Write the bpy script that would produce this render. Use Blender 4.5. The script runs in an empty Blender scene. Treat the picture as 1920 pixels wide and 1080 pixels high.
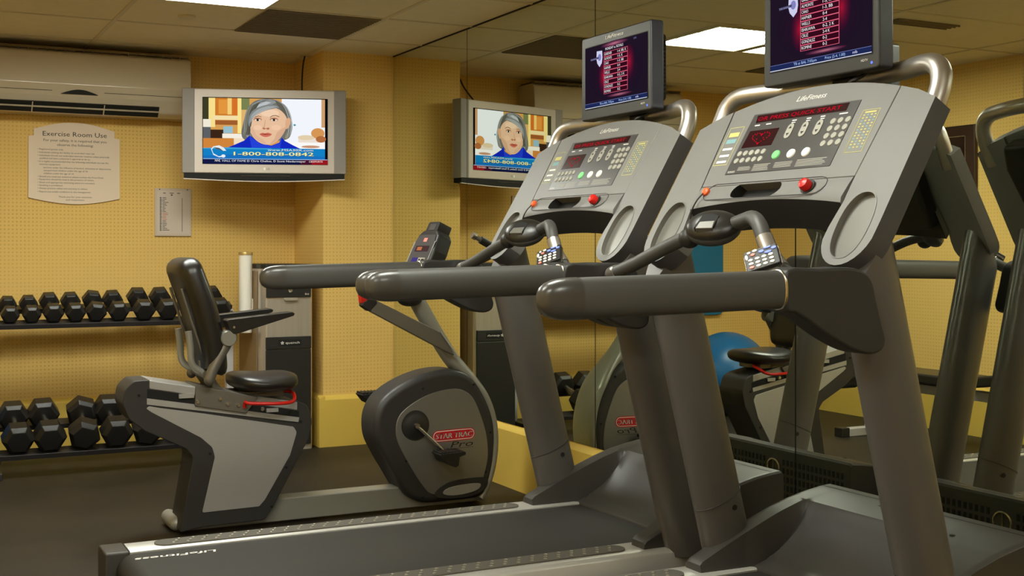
import bpy, bmesh, math, random
from mathutils import Vector, Matrix
random.seed(7)
S = bpy.context.scene
COL = S.collection
PI = math.pi

# ------------------------------------------------------------------ materials
def lin(c):
    c = c / 255.0
    return c / 12.92 if c <= 0.04045 else ((c + 0.055) / 1.055) ** 2.4
def rgb(r, g, b): return (lin(r), lin(g), lin(b), 1.0)

def nt(name):
    m = bpy.data.materials.new(name); m.use_nodes = True
    t = m.node_tree; b = t.nodes['Principled BSDF']
    return m, t, b

def mat(name, c, rough=0.5, metal=0.0, spec=0.5, noise=0.0, scale=60.0, bump=0.0, coat=0.0, aniso=None):
    m, t, b = nt(name)
    b.inputs['Base Color'].default_value = rgb(*c)
    b.inputs['Roughness'].default_value = rough
    b.inputs['Metallic'].default_value = metal
    b.inputs['Specular IOR Level'].default_value = spec
    if coat: b.inputs['Coat Weight'].default_value = coat; b.inputs['Coat Roughness'].default_value = 0.15
    if noise or bump:
        tc = t.nodes.new('ShaderNodeTexCoord'); n = t.nodes.new('ShaderNodeTexNoise')
        n.inputs['Scale'].default_value = scale; n.inputs['Detail'].default_value = 4
        src = tc.outputs['Object']
        if aniso:
            mp = t.nodes.new('ShaderNodeMapping'); mp.inputs['Scale'].default_value = aniso
            t.links.new(src, mp.inputs['Vector']); src = mp.outputs['Vector']
        t.links.new(src, n.inputs['Vector'])
        if noise:
            mx = t.nodes.new('ShaderNodeMix'); mx.data_type = 'RGBA'
            a = rgb(*c); d = 1 - noise; u = 1 + noise
            mx.inputs['A'].default_value = (a[0]*d, a[1]*d, a[2]*d, 1)
            mx.inputs['B'].default_value = (min(1, a[0]*u), min(1, a[1]*u), min(1, a[2]*u), 1)
            t.links.new(n.outputs['Fac'], mx.inputs['Factor']); t.links.new(mx.outputs['Result'], b.inputs['Base Color'])
        if bump:
            bp = t.nodes.new('ShaderNodeBump'); bp.inputs['Strength'].default_value = bump; bp.inputs['Distance'].default_value = 0.002
            t.links.new(n.outputs['Fac'], bp.inputs['Height']); t.links.new(bp.outputs['Normal'], b.inputs['Normal'])
    return m

def emit(name, c, k=1.0):
    m = bpy.data.materials.new(name); m.use_nodes = True; t = m.node_tree
    t.nodes.clear()
    e = t.nodes.new('ShaderNodeEmission'); o = t.nodes.new('ShaderNodeOutputMaterial')
    e.inputs['Color'].default_value = rgb(*c); e.inputs['Strength'].default_value = k
    t.links.new(e.outputs[0], o.inputs[0]); return m

def wallpaper(name, horiz):
    """ochre wallpaper woven with a small grid of dots; horiz = the horizontal axis of the wall"""
    m, t, b = nt(name)
    tc = t.nodes.new('ShaderNodeTexCoord'); sp = t.nodes.new('ShaderNodeSeparateXYZ')
    t.links.new(tc.outputs['Object'], sp.inputs[0])
    def math_(op, a, bval=None):
        n = t.nodes.new('ShaderNodeMath'); n.operation = op
        if hasattr(a, 'is_output'): t.links.new(a, n.inputs[0])
        else: n.inputs[0].default_value = a
        if bval is not None:
            if hasattr(bval, 'is_output'): t.links.new(bval, n.inputs[1])
            else: n.inputs[1].default_value = bval
        return n.outputs[0]
    P = 0.0215
    def cell(o):
        f = math_('FRACT', math_('DIVIDE', o, P)); d = math_('SUBTRACT', f, 0.5)
        return math_('MULTIPLY', d, d)
    r2 = math_('ADD', cell(sp.outputs[horiz]), cell(sp.outputs['Z']))
    dot = math_('LESS_THAN', r2, 0.055)
    nz = t.nodes.new('ShaderNodeTexNoise'); nz.inputs['Scale'].default_value = 2.6; nz.inputs['Detail'].default_value = 3
    t.links.new(tc.outputs['Object'], nz.inputs['Vector'])
    amt = math_('MULTIPLY', dot, math_('MULTIPLY', nz.outputs['Fac'], 1.1))
    mx = t.nodes.new('ShaderNodeMix'); mx.data_type = 'RGBA'
    mx.inputs['A'].default_value = rgb(226, 190, 112); mx.inputs['B'].default_value = rgb(198, 158, 80)
    t.links.new(amt, mx.inputs['Factor']); t.links.new(mx.outputs['Result'], b.inputs['Base Color'])
    b.inputs['Roughness'].default_value = 0.75; b.inputs['Specular IOR Level'].default_value = 0.2
    return m

def rubber_floor():
    m, t, b = nt('rubber floor')
    tc = t.nodes.new('ShaderNodeTexCoord')
    n1 = t.nodes.new('ShaderNodeTexNoise'); n1.inputs['Scale'].default_value = 2.2; n1.inputs['Detail'].default_value = 6
    n2 = t.nodes.new('ShaderNodeTexNoise'); n2.inputs['Scale'].default_value = 180; n2.inputs['Detail'].default_value = 2
    v = t.nodes.new('ShaderNodeTexVoronoi'); v.inputs['Scale'].default_value = 55
    for n in (n1, n2, v): t.links.new(tc.outputs['Object'], n.inputs['Vector'])
    r1 = t.nodes.new('ShaderNodeValToRGB'); r1.color_ramp.elements[0].color = rgb(32, 27, 20); r1.color_ramp.elements[1].color = rgb(50, 42, 31)
    r1.color_ramp.elements[0].position = .35; r1.color_ramp.elements[1].position = .7
    t.links.new(n1.outputs['Fac'], r1.inputs['Fac'])
    r2 = t.nodes.new('ShaderNodeValToRGB'); r2.color_ramp.elements[0].position = .03; r2.color_ramp.elements[1].position = .055
    r2.color_ramp.elements[0].color = (1, 1, 1, 1); r2.color_ramp.elements[1].color = (0, 0, 0, 1)
    t.links.new(v.outputs['Distance'], r2.inputs['Fac'])
    ml = t.nodes.new('ShaderNodeMath'); ml.operation = 'MULTIPLY'; ml.inputs[1].default_value = 0.25
    t.links.new(r2.outputs['Color'], ml.inputs[0])
    mx = t.nodes.new('ShaderNodeMix'); mx.data_type = 'RGBA'; mx.inputs['B'].default_value = rgb(150, 135, 105)
    t.links.new(ml.outputs[0], mx.inputs['Factor']); t.links.new(r1.outputs['Color'], mx.inputs['A'])
    t.links.new(mx.outputs['Result'], b.inputs['Base Color'])
    bp = t.nodes.new('ShaderNodeBump'); bp.inputs['Strength'].default_value = .35; bp.inputs['Distance'].default_value = .002
    t.links.new(n2.outputs['Fac'], bp.inputs['Height']); t.links.new(bp.outputs['Normal'], b.inputs['Normal'])
    b.inputs['Roughness'].default_value = .55; b.inputs['Specular IOR Level'].default_value = .4
    return m

def mirror_mat():
    m = bpy.data.materials.new('mirror glass'); m.use_nodes = True; t = m.node_tree; t.nodes.clear()
    g = t.nodes.new('ShaderNodeBsdfGlossy'); o = t.nodes.new('ShaderNodeOutputMaterial')
    g.inputs['Color'].default_value = (.74, .77, .66, 1); g.inputs['Roughness'].default_value = 0
    t.links.new(g.outputs[0], o.inputs[0]); return m

M = dict(
    wall_x=wallpaper('wallpaper on x', 'X'), wall_y=wallpaper('wallpaper on y', 'Y'),
    base=mat('yellow baseboard paint', (214, 182, 84), .5, noise=.06, scale=6),
    ceil=mat('ceiling tile', (226, 214, 186), .9, noise=.05, scale=14, bump=.1, spec=.1),
    tbar=mat('ceiling grid', (206, 194, 164), .6),
    floor=rubber_floor(), mirror=mirror_mat(),
    gap=mat('dark edge', (30, 26, 18), .8),
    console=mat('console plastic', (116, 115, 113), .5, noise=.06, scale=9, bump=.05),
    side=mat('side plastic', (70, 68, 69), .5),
    upright=mat('upright paint', (96, 93, 91), .38, .3, noise=.05, scale=8),
    rail=mat('handrail foam', (68, 67, 65), .5, noise=.05, scale=20),
    railcap=mat('handrail cap', (66, 64, 61), .28),
    gusset=mat('black gusset', (42, 41, 40), .5, bump=.1, scale=300),
    silver=mat('silver frame', (205, 203, 198), .38, .55, noise=.04, scale=10),
    pad=mat('foot pad', (82, 78, 70), .7, bump=.4, scale=400),
    dot=mat('pad studs', (130, 125, 112), .35, .2),
    belt=mat('running belt', (44, 42, 39), .65, spec=.25, noise=.12, scale=6, aniso=(1, 12, 1)),
    hood=mat('motor cover', (58, 56, 53), .42, spec=.4, noise=.05, scale=12, bump=.08),
    black=mat('black plastic', (34, 33, 31), .45),
    vent=mat('vent black', (14, 13, 12), .8),
    chrome=mat('brushed steel', (205, 200, 190), .25, 1.0),
    tube=mat('satin tube', (196, 190, 182), .36, .9),
    disp=mat('display film', (68, 66, 66), .35),
    btn=mat('rubber button', (158, 156, 146), .6),
    white=mat('white print', (236, 234, 226), .6),
    green=mat('green button', (120, 215, 130), .5),
    red=mat('red plastic', (205, 30, 20), .35),
    orange=mat('orange plastic', (240, 96, 40), .4),
    liner=mat('cup liner', (112, 110, 104), .4, .2, noise=.05, scale=14),
    led=emit('red led', (214, 14, 44), .8), ledbg=mat('led window', (40, 8, 16), .2),
    blueled=emit('blue led', (90, 110, 255), 2.0),
    blue=mat('blue button', (120, 140, 245), .5), pink=mat('pink button', (245, 130, 120), .5),
    yprint=mat('yellow print', (196, 188, 110), .6), bprint=mat('blue print', (120, 160, 165), .6),
    leather=mat('black leatherette', (33, 31, 29), .33, bump=.12, scale=500, spec=.6),
    shell=mat('bike shell', (48, 47, 47), .48, noise=.05, scale=20),
    spine=mat('bike spine paint', (150, 150, 142), .4, .3),
    panel=mat('brushed panel', (178, 178, 178), .36, .4, noise=.06, scale=30, aniso=(1, 1, 12)),
    hpanel=mat('housing panel', (140, 139, 137), .32, .6, noise=.06, scale=30, aniso=(1, 1, 12)),
    bikegrey=mat('bike frame grey', (120, 116, 108), .42, .5),
    starred=mat('badge red', (190, 22, 36), .45),
    hexrub=mat('dumbbell rubber', (27, 25, 24), .38, bump=.15, scale=200),
    rackpaint=mat('rack paint', (44, 41, 42), .4), rackpost=mat('rack post', (196, 194, 196), .4, .2),
    steel=mat('dispenser steel', (200, 192, 180), .3, .6, noise=.12, scale=5, aniso=(9, 9, .3)),
    steelside=mat('dispenser side', (150, 128, 96), .45, .3),
    cup=mat('white cup tube', (238, 234, 224), .4),
    brass=mat('tube rim', (190, 160, 100), .4, .5),
    acw=mat('air conditioner white', (196, 184, 160), .14, spec=.6),
    tvs=mat('tv silver', (200, 190, 180), .42, .15), tvside=mat('tv speaker grey', (140, 134, 130), .5),
    tvb=mat('tv gloss black', (22, 19, 16), .4),
    sign=mat('sign cream', (228, 208, 184), .6), ink=mat('ink', (40, 34, 28), .7),
    acrylic=mat('acrylic frame', (206, 190, 172), .2, spec=.7), paper=mat('schedule paper', (206, 192, 178), .5),
    rink=mat('red ink', (190, 90, 80), .7),
    matb=mat('blue foam', (16, 108, 150), .6), ball=mat('blue ball', (26, 96, 150), .35, noise=.1, scale=40, aniso=(1, 1, 8)),
    monitor=mat('monitor shell', (46, 45, 42), .42), monside=mat('monitor side', (52, 54, 66), .35),
    wood=mat('dark wood frame', (52, 32, 20), .35), darkpic=mat('dark picture glass', (40, 22, 16), .08),
    lamp=emit('troffer lens', (249, 252, 240), 30.0),
)
_em = {}
def scr(r, g, b, k=1.0):
    key = (r, g, b, k)
    if key not in _em: _em[key] = emit('screen colour', (r, g, b), k)
    return _em[key]

# ------------------------------------------------------------------ mesh helpers
def cr(pts, n=6, closed=False):
    """Catmull-Rom through pts"""
    pts = [tuple(p) for p in pts]; out = []; N = len(pts); d = len(pts[0])
    segs = N if closed else N - 1
    for i in range(segs):
        g = lambda k: pts[k % N] if closed else pts[max(0, min(N - 1, k))]
        a, b, c, e = g(i - 1), g(i), g(i + 1), g(i + 2)
        for k in range(n):
            t = k / n; t2 = t * t; t3 = t2 * t
            out.append(tuple(.5 * (2*b[j] + (c[j]-a[j])*t + (2*a[j]-5*b[j]+4*c[j]-e[j])*t2 + (3*b[j]-a[j]-3*c[j]+e[j])*t3) for j in range(d)))
    if not closed: out.append(pts[-1])
    return out

def fillet(poly, r, n=5):
    """round the corners of a 2D polygon; r one radius or a list"""
    out = []; N = len(poly)
    for i in range(N):
        p = Vector(poly[i]); a = Vector(poly[i-1]) - p; b = Vector(poly[(i+1) % N]) - p
        ri = r[i] if isinstance(r, (list, tuple)) else r
        la, lb = a.length, b.length
        if ri <= 0 or la < 1e-6 or lb < 1e-6: out.append(tuple(p)); continue
        ang = a.angle(b); d = min(ri / max(math.tan(ang / 2), 1e-3), la * .48, lb * .48)
        s = p + a / la * d; e = p + b / lb * d
        for k in range(n + 1):
            t = k / n
            out.append(tuple(s * (1-t)**2 + p * 2*t*(1-t) + e * t*t))
    return out

def circle(n, ra, rb=None, c=(0, 0), ph=0):
    rb = ra if rb is None else rb
    return [(c[0] + ra*math.cos(2*PI*k/n + ph), c[1] + rb*math.sin(2*PI*k/n + ph)) for k in range(n)]

def superell(n, a, b, e=3.0):
    o = []
    for k in range(n):
        t = 2*PI*k/n; c, s = math.cos(t), math.sin(t)
        o.append((a*math.copysign(abs(c)**(2/e), c), b*math.copysign(abs(s)**(2/e), s)))
    return o

def stadium(x0, x1, y0, y1, n=8):
    r = (y1 - y0) / 2; cy = (y0 + y1) / 2; o = []
    if x1 - x0 >= y1 - y0:
        for k in range(n + 1): t = -PI/2 + PI*k/n; o.append((x1 - r + r*math.cos(t), cy + r*math.sin(t)))
        for k in range(n + 1): t = PI/2 + PI*k/n; o.append((x0 + r + r*math.cos(t), cy + r*math.sin(t)))
    else:
        o = [(b, a) for a, b in stadium(y0, y1, x0, x1, n)]
    return o

XYZ = lambda a, b, c: (a, b, c)
XZ = lambda a, b, c: (a, c, b)          # polygon in x,z, depth along y
YZ = lambda a, b, c: (c, a, b)          # polygon in y,z, depth along x

class MB:
    def __init__(s): s.v = []; s.f = []; s.mi = []; s.mats = []
    def idx(s, m):
        if m not in s.mats: s.mats.append(m)
        return s.mats.index(m)
    def add(s, vs, fs, m, xf=None):
        o = len(s.v); k = s.idx(m)
        s.v += [tuple(xf(*p)) if xf else tuple(p) for p in vs]
        for f in fs: s.f.append([i + o for i in f]); s.mi.append(k)
        return s
    def box(s, x0, x1, y0, y1, z0, z1, m, xf=None):
        vs = [(x, y, z) for z in (z0, z1) for y in (y0, y1) for x in (x0, x1)]
        return s.add(vs, [(0,2,3,1), (4,5,7,6), (0,1,5,4), (2,6,7,3), (0,4,6,2), (1,3,7,5)], m, xf)
    def prism(s, poly, c0, c1, m, xf=XYZ):
        n = len(poly)
        vs = [xf(a, b, c0) for a, b in poly] + [xf(a, b, c1) for a, b in poly]
        fs = [list(range(n))[::-1], list(range(n, 2*n))] + [(i, (i+1) % n, (i+1) % n + n, i + n) for i in range(n)]
        return s.add(vs, fs, m)
    def flat(s, poly, c, m, xf=XYZ):
        return s.add([xf(a, b, c) for a, b in poly], [list(range(len(poly)))], m)
    def rect(s, a0, a1, b0, b1, c, m, xf=XYZ):
        return s.flat([(a0, b0), (a1, b0), (a1, b1), (a0, b1)], c, m, xf)
    def loft(s, rings, m, cap=True, closed=False):
        n = len(rings[0]); vs = [p for r in rings for p in r]; fs = []
        R = len(rings)
        for i in range(R if closed else R - 1):
            j = (i + 1) % R
            for k in range(n): q = (k + 1) % n; fs.append((i*n + k, i*n + q, j*n + q, j*n + k))
        if cap and not closed: fs.append(list(range(n))[::-1]); fs.append([(R-1)*n + k for k in range(n)])
        return s.add(vs, fs, m)
    def lathe(s, prof, m, n=24, xf=XYZ):
        """prof: (radius, height) ; axis c"""
        rings = [[xf(r*math.cos(2*PI*k/n), r*math.sin(2*PI*k/n), h) for k in range(n)] for r, h in prof]
        return s.loft(rings, m)
    def sweep(s, path, sec, m, up=None, scale=None, cap=True, closed=False):
        P = [Vector(p) for p in path]; N = len(P); rings = []
        T = []
        for i in range(N):
            if closed: d = P[(i+1) % N] - P[i-1]
            else: d = P[min(N-1, i+1)] - P[max(0, i-1)]
            T.append(d.normalized())
        if up is None:
            a = Vector((0, 0, 1)) if abs(T[0].z) < .9 else Vector((1, 0, 0))
            side = T[0].cross(a).normalized()
        for i in range(N):
            if up is not None: side = Vector(up).cross(T[i]).normalized()
            else: side = (side - T[i]*side.dot(T[i])).normalized()
            o = T[i].cross(side).normalized(); k = scale[i] if scale else 1.0
            rings.append([tuple(P[i] + side*(a*k) + o*(b*k)) for a, b in sec])
        return s.loft(rings, m, cap, closed)
    def tube(s, path, r, m, n=14, smooth=0, round_=False, closed=False):
        if smooth: path = cr(path, smooth, closed)
        path = [Vector(p) for p in path]; sc = [1.0]*len(path)
        if round_:
            d0 = (path[0]-path[1]).normalized(); d1 = (path[-1]-path[-2]).normalized()
            A = [(path[0] + d0*r*math.sin(t), max(.04, math.cos(t))) for t in (1.5, 1.2, .8, .4)]
            B = [(path[-1] + d1*r*math.sin(t), max(.04, math.cos(t))) for t in (.4, .8, 1.2, 1.5)]
            path = [a for a, _ in A] + path + [b for b, _ in B]; sc = [k for _, k in A] + sc + [k for _, k in B]
        return s.sweep(path, circle(n, r), m, scale=sc, closed=closed)
    def sphere(s, c, r, m, n=20, k=12, rot=None):
        rx, ry, rz = (r, r, r) if not isinstance(r, tuple) else r
        R = rot or Matrix.Identity(3); rings = []
        for i in range(k + 1):
            t = PI*i/k; q = max(math.sin(t), .002)
            rings.append([tuple(Vector(c) + R @ Vector((rx*q*math.cos(2*PI*j/n), ry*q*math.sin(2*PI*j/n), -rz*math.cos(t)))) for j in range(n)])
        return s.loft(rings, m)
    def text(s, body, m, xf, size=.1, at=(0, 0), width=None, align='L', shear=0, lift=0.0):
        vs, fs, w, h = text2d(body)
        k = size / .72          # size is the cap height
        kx = k if width is None else width / max(w, 1e-6)
        off = 0 if align == 'L' else (-w*kx/2 if align == 'C' else -w*kx)
        s.add([xf(at[0] + off + x*kx + shear*y*k, at[1] + y*k, lift) for x, y in vs], fs, m)
        return s
    def build(s, name, parent=None, bevel=0, seg=2, smooth=40, props=None, recalc=True, origin=None):
        me = bpy.data.meshes.new(name)
        o0 = Vector(origin) if origin is not None else (parent_world(parent) if parent else Vector((0, 0, 0)))
        me.from_pydata([tuple(Vector(p) - o0) for p in s.v], [], s.f)
        for m in s.mats: me.materials.append(m)
        me.polygons.foreach_set('material_index', s.mi)
        if recalc:
            bm = bmesh.new(); bm.from_mesh(me); bmesh.ops.recalc_face_normals(bm, faces=bm.faces); bm.to_mesh(me); bm.free()
        if smooth:
            me.polygons.foreach_set('use_smooth', [True]*len(me.polygons)); me.set_sharp_from_angle(angle=math.radians(smooth))
        o = bpy.data.objects.new(name, me); COL.objects.link(o)
        if parent: o.parent = parent
        elif origin is not None: o.location = origin
        if bevel:
            b = o.modifiers.new('edge', 'BEVEL'); b.width = bevel; b.segments = seg; b.limit_method = 'ANGLE'; b.angle_limit = math.radians(38); b.harden_normals = True
        for k, val in (props or {}).items(): o[k] = val
        return o

_off = {}
def parent_world(p):
    while p is not None:
        if p.name in _off: return _off[p.name]
        p = p.parent
    return Vector((0, 0, 0))

_tc = {}
def text2d(body):
    if body in _tc: return _tc[body]
    cu = bpy.data.curves.new('t', 'FONT'); cu.body = body; cu.size = 1; cu.resolution_u = 2
    o = bpy.data.objects.new('t', cu); COL.objects.link(o)
    dg = bpy.context.evaluated_depsgraph_get(); dg.update()
    me = bpy.data.meshes.new_from_object(o.evaluated_get(dg))
    vs = [(v.co.x, v.co.y) for v in me.vertices]; fs = [list(p.vertices) for p in me.polygons]
    x0 = min(x for x, y in vs); vs = [(x - x0, y) for x, y in vs]
    w = max(x for x, y in vs); h = max(y for x, y in vs)
    bpy.data.objects.remove(o); bpy.data.curves.remove(cu); bpy.data.meshes.remove(me)
    _tc[body] = (vs, fs, w, h); return _tc[body]

def carve(o, cutter_mb):
    """cut a shape out of a part and keep only the finished mesh"""
    c = cutter_mb.build('c', smooth=0)
    c.parent = o.parent; c.data.transform(Matrix.Translation(-parent_world(o.parent)) if o.parent else Matrix.Identity(4))
    md = o.modifiers.new('cut', 'BOOLEAN'); md.operation = 'DIFFERENCE'; md.object = c; md.solver = 'EXACT'
    bpy.context.view_layer.update()
    dg = bpy.context.evaluated_depsgraph_get(); dg.update()
    me = bpy.data.meshes.new_from_object(o.evaluated_get(dg))
    o.modifiers.clear(); old = o.data; o.data = me; me.name = o.name
    bpy.data.meshes.remove(old); cm = c.data; bpy.data.objects.remove(c); bpy.data.meshes.remove(cm)
    me.polygons.foreach_set('use_smooth', [True]*len(me.polygons)); me.set_sharp_from_angle(angle=math.radians(35))

def thing(name, label, cat, loc=(0, 0, 0), rz=0, group=None):
    o = bpy.data.objects.new(name, None); COL.objects.link(o); o.empty_display_size = .1
    o.location = loc; o.rotation_euler = (0, 0, rz)
    o['label'] = label; o['category'] = cat
    if group: o['group'] = group
    return o
def world_root(o):            # parts of this thing are written in world coordinates
    _off[o.name] = Vector(o.location); return o
def tag(o, label, cat, group=None):
    o['label'] = label; o['category'] = cat
    if group: o['group'] = group
    return o
def copy_tree(o, parent=None):
    c = o.copy(); COL.objects.link(c); c.parent = parent
    for ch in list(o.children): copy_tree(ch, c)
    return c
ST = dict(kind='structure')

# ------------------------------------------------------------------ the room
XM = 2.757          # face of the mirror wall
XL, YB, YR, ZC = -0.57, 6.92, -1.9, 2.30
MB().box(XL-.1, XM+.12, YR-.1, YB+.1, -.08, 0, M['floor']).build('floor', props=ST)
MB().box(XL-.1, XM+.12, YR-.1, YB+.1, ZC, ZC+.08, M['ceil']).build('ceiling', props=ST)
MB().box(XL-.1, XM+.12, YB, YB+.1, 0, ZC, M['wall_x']).build('wall_back', props=ST)
MB().box(XL-.1, XL, YR, YB, 0, ZC, M['wall_y']).build('wall_left', props=ST)
MB().box(XL-.1, XM+.12, YR-.1, YR, 0, ZC, M['wall_x']).build('wall_rear', props=ST)
MB().box(XM+.012, XM+.12, YR, YB, 0, ZC, M['wall_y']).build('wall_right', props=ST)
# corner pillar: front face and side face each with the paper running its own way
pb = MB(); pb.box(2.312, XM+.012, 6.40, YB, 0, ZC, M['wall_x'])
po = pb.build('wall_pillar', props=ST)
po.data.materials.append(M['wall_y'])
for p in po.data.polygons:
    if abs(p.normal.x) > .5: p.material_index = 1
def baseboard(name, prof_xf, a0, a1):
    b = MB(); prof = [(0, 0), (.036, 0), (.036, .272), (.030, .279), (0, .296)]
    n = len(prof)
    vs = [prof_xf(d, z, a0) for d, z in prof] + [prof_xf(d, z, a1) for d, z in prof]
    b.add(vs, [list(range(n)), list(range(n, 2*n))] + [(i, (i+1) % n, (i+1) % n+n, i+n) for i in range(n)], M['base'])
    return b.build(name, smooth=20, props=ST)
baseboard('baseboard_back', lambda d, z, a: (a, YB-d, z), XL, 2.312)
baseboard('baseboard_pillar', lambda d, z, a: (a, 6.40-d, z), 2.278, XM+.012)
baseboard('baseboard_pillar_side', lambda d, z, a: (2.312-d, a, z), 6.365, YB)
baseboard('baseboard_right', lambda d, z, a: (XM+.008-d*1.25, a, z), YR, 6.40)
baseboard('baseboard_left', lambda d, z, a: (XL+d, a, z), YR, YB)
# ceiling grid of 2 ft by 4 ft tiles
g = MB()
XG = [1.05 + 1.22*k for k in (-1, 0, 1)]; YG = [5.37 + .62*k for k in range(-11, 3)]
for x in XG: g.box(x-.011, x+.011, YR, YB, ZC-.005, ZC+.002, M['tbar'])
for y in YG: g.box(XL, XM+.012, y-.009, y+.009, ZC-.004, ZC+.002, M['tbar'])
g.box(XM-.004, XM+.012, YR, 6.40, ZC-.0065, ZC+.001, M['gap'])
g.build('trim_1', props=ST)

# mirror panels
seams = [6.394, 5.428, 4.217, 3.006, 1.795, .584, -.627]
mlab = ['narrowest mirror panel of the mirrored wall, touching the yellow pillar',
        'mirror panel showing the reflected television, second from the yellow pillar',
        'mirror panel between the two treadmill consoles, third from the yellow pillar',
        'mirror panel behind the near treadmill upright, fourth from the yellow pillar',
        'mirror panel just outside the photo, fifth from the yellow pillar',
        'mirror panel beside the camera, sixth and last from the yellow pillar']
for i in range(6):
    b = MB(); y1, y0 = seams[i]-.003, seams[i+1]+.003
    b.box(XM, XM+.006, y0, y1, .297, ZC-.007, M['mirror'])
    o = b.build('mirror_panel', smooth=0, props=None, origin=(XM, (y0+y1)/2, .297))
    tag(o, mlab[i], 'mirror', 'mirror panels of the mirrored wall')
MB().box(XM+.0062, XM+.0118, -.627, 6.398, .297, ZC-.002, M['gap']).build('trim_2', props=ST)

# recessed ceiling lights
def troffer(x0, x1, y0, y1, label):
    t = world_root(thing('ceiling_light', label, 'ceiling light', ((x0+x1)/2, (y0+y1)/2, ZC-.014), group='square ceiling lights'))
    f = MB(); w = .016
    for a in ((x0, x1, y0, y0+w), (x0, x1, y1-w, y1), (x0, x0+w, y0+w, y1-w), (x1-w, x1, y0+w, y1-w)):
        f.box(*a, ZC-.014, ZC-.001, M['tbar'])
    f.build('frame', t)
    d = MB(); d.box(x0+w, x1-w, y0+w, y1-w, ZC-.008, ZC-.002, M['lamp']); d.build('diffuser', t)
    b = MB()
    for k in (1, 2):
        X = x0 + (x1-x0)*k/3; Y = y0 + (y1-y0)*k/3
        b.box(X-.002, X+.002, y0+w, y1-w, ZC-.012, ZC-.008, M['tbar']); b.box(x0+w, x1-w, Y-.002, Y+.002, ZC-.012, ZC-.008, M['tbar'])
    b.build('louvre', t)
troffer(1.066, 1.648, 4.768, 5.352, 'lit square ceiling light above and in front of the wall television')
troffer(.452, 1.036, 4.768, 5.352, 'lit square ceiling light seen only in the mirror, behind the near monitor')
troffer(1.066, 1.648, 2.288, 2.872, 'lit square ceiling light above the near treadmill, out of view')
troffer(.0, .584, 2.288, 2.872, 'added square ceiling light behind the treadmills, out of view, for extra illumination')  # added unseen lamp, brightens the treadmill side of the room
troffer(1.066, 1.648, -.192, .392, 'added square ceiling light beside the camera, out of view, for extra illumination')  # another added lamp out of frame, only for room illumination
troffer(-.25, .334, .428, 1.012, 'added square ceiling light just behind the camera, out of view, for extra illumination')  # added out of frame as ambient fill light

# return-air grilles
def grille(x0, x1, y0, y1, label):
    t = world_root(thing('ceiling_vent', label, 'ceiling vent', ((x0+x1)/2, (y0+y1)/2, ZC-.012), group='dark ceiling vents'))
    MB().box(x0, x1, y0, y1, ZC-.006, ZC-.001, mat('grille dark', (112, 98, 76), .7)).build('backing', t)
    s = MB(); n = max(3, int((y1-y0)/.03))
    for k in range(n+1):
        y = y0 + (y1-y0-.006)*k/n; s.box(x0, x1, y, y+.006, ZC-.010, ZC-.006, mat_grille)
    s.build('slats', t)
mat_grille = mat('grille slat', (124, 110, 86), .6)
grille(1.668, 2.252, 5.386, 5.978, 'dark square air vent in the ceiling between the lit light and the yellow pillar')
grille(.50, .93, 4.27, 4.36, 'narrow dark slot vent in the ceiling, seen only in the mirror')
grille(-.1, .468, 5.40, 5.96, 'dark square air vent seen only in the mirror, under the reflected lights')
sp = MB(); sp.lathe([(.002, ZC-.012), (.034, ZC-.012), (.042, ZC-.008), (.042, ZC-.001), (.002, ZC-.001)], mat('sprinkler cap', (214, 202, 172), .6), 28, lambda a, b, c: (1.356+a, 5.731+b, c))
tag(sp.build('sprinkler_cap', origin=(1.356, 5.731, ZC-.012)), 'small round sprinkler cap in the ceiling tile beside the dark air vent', 'sprinkler')

# ------------------------------------------------------------------ air conditioner
ac = world_root(thing('air_conditioner', 'white split air conditioner high on the back wall beside the television', 'air conditioner', (1.0, YB, 1.9)))
prof = fillet([(6.918, 1.905), (6.80, 1.905), (6.735, 1.925), (6.700, 1.995), (6.690, 2.06), (6.705, 2.235), (6.74, 2.252), (6.918, 2.252)], [0, .01, .03, .02, .03, .03, .01, 0])
b = MB(); b.prism(prof, .40, 1.612, M['acw'], lambda a, c, x: (x, a, c)); b.build('body', ac, smooth=35, bevel=.006)
MB().box(.402, 1.610, 6.705, 6.712, 2.022, 2.027, M['gap']).box(.40, .84, 6.694, 6.700, 2.020, 2.0225, M['gap']).box(1.12, 1.611, 6.694, 6.700, 2.020, 2.0225, M['gap']).build('panel_seam', ac)
w = MB(); w.prism([(.885+.2*t, 2.006 + .026*math.sin(PI*t)) for t in [k/12 for k in range(13)]], 6.686, 6.700, M['vent'], XZ); w.build('sensor_window', ac)
b = MB(); b.prism([(6.715, 1.962), (6.760, 1.912), (6.752, 1.906), (6.707, 1.955)], .42, 1.43, M['vent'], lambda a, c, x: (x, a, c)); b.build('air_outlet', ac)
b = MB(); b.prism([(6.724, 1.938), (6.729, 1.933), (6.722, 1.928), (6.717, 1.933)], .42, 1.43, M['acw'], lambda a, c, x: (x, a, c))
for x in (.735, 1.12): b.prism([(6.705, 1.955), (6.752, 1.905), (6.748, 1.902), (6.701, 1.952)], x, x+.006, M['acw'], lambda a, c, q: (q, a, c))
b.build('louvre', ac)
b = MB(); b.box(.41, 1.60, 6.712, 6.90, 2.252, 2.262, mat('intake grille', (120, 104, 78), .7))
for k in range(24): b.box(.42+k*.049, .424+k*.049, 6.708, 6.712, 2.24, 2.262, mat_grille)
b.build('intake', ac)

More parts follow.
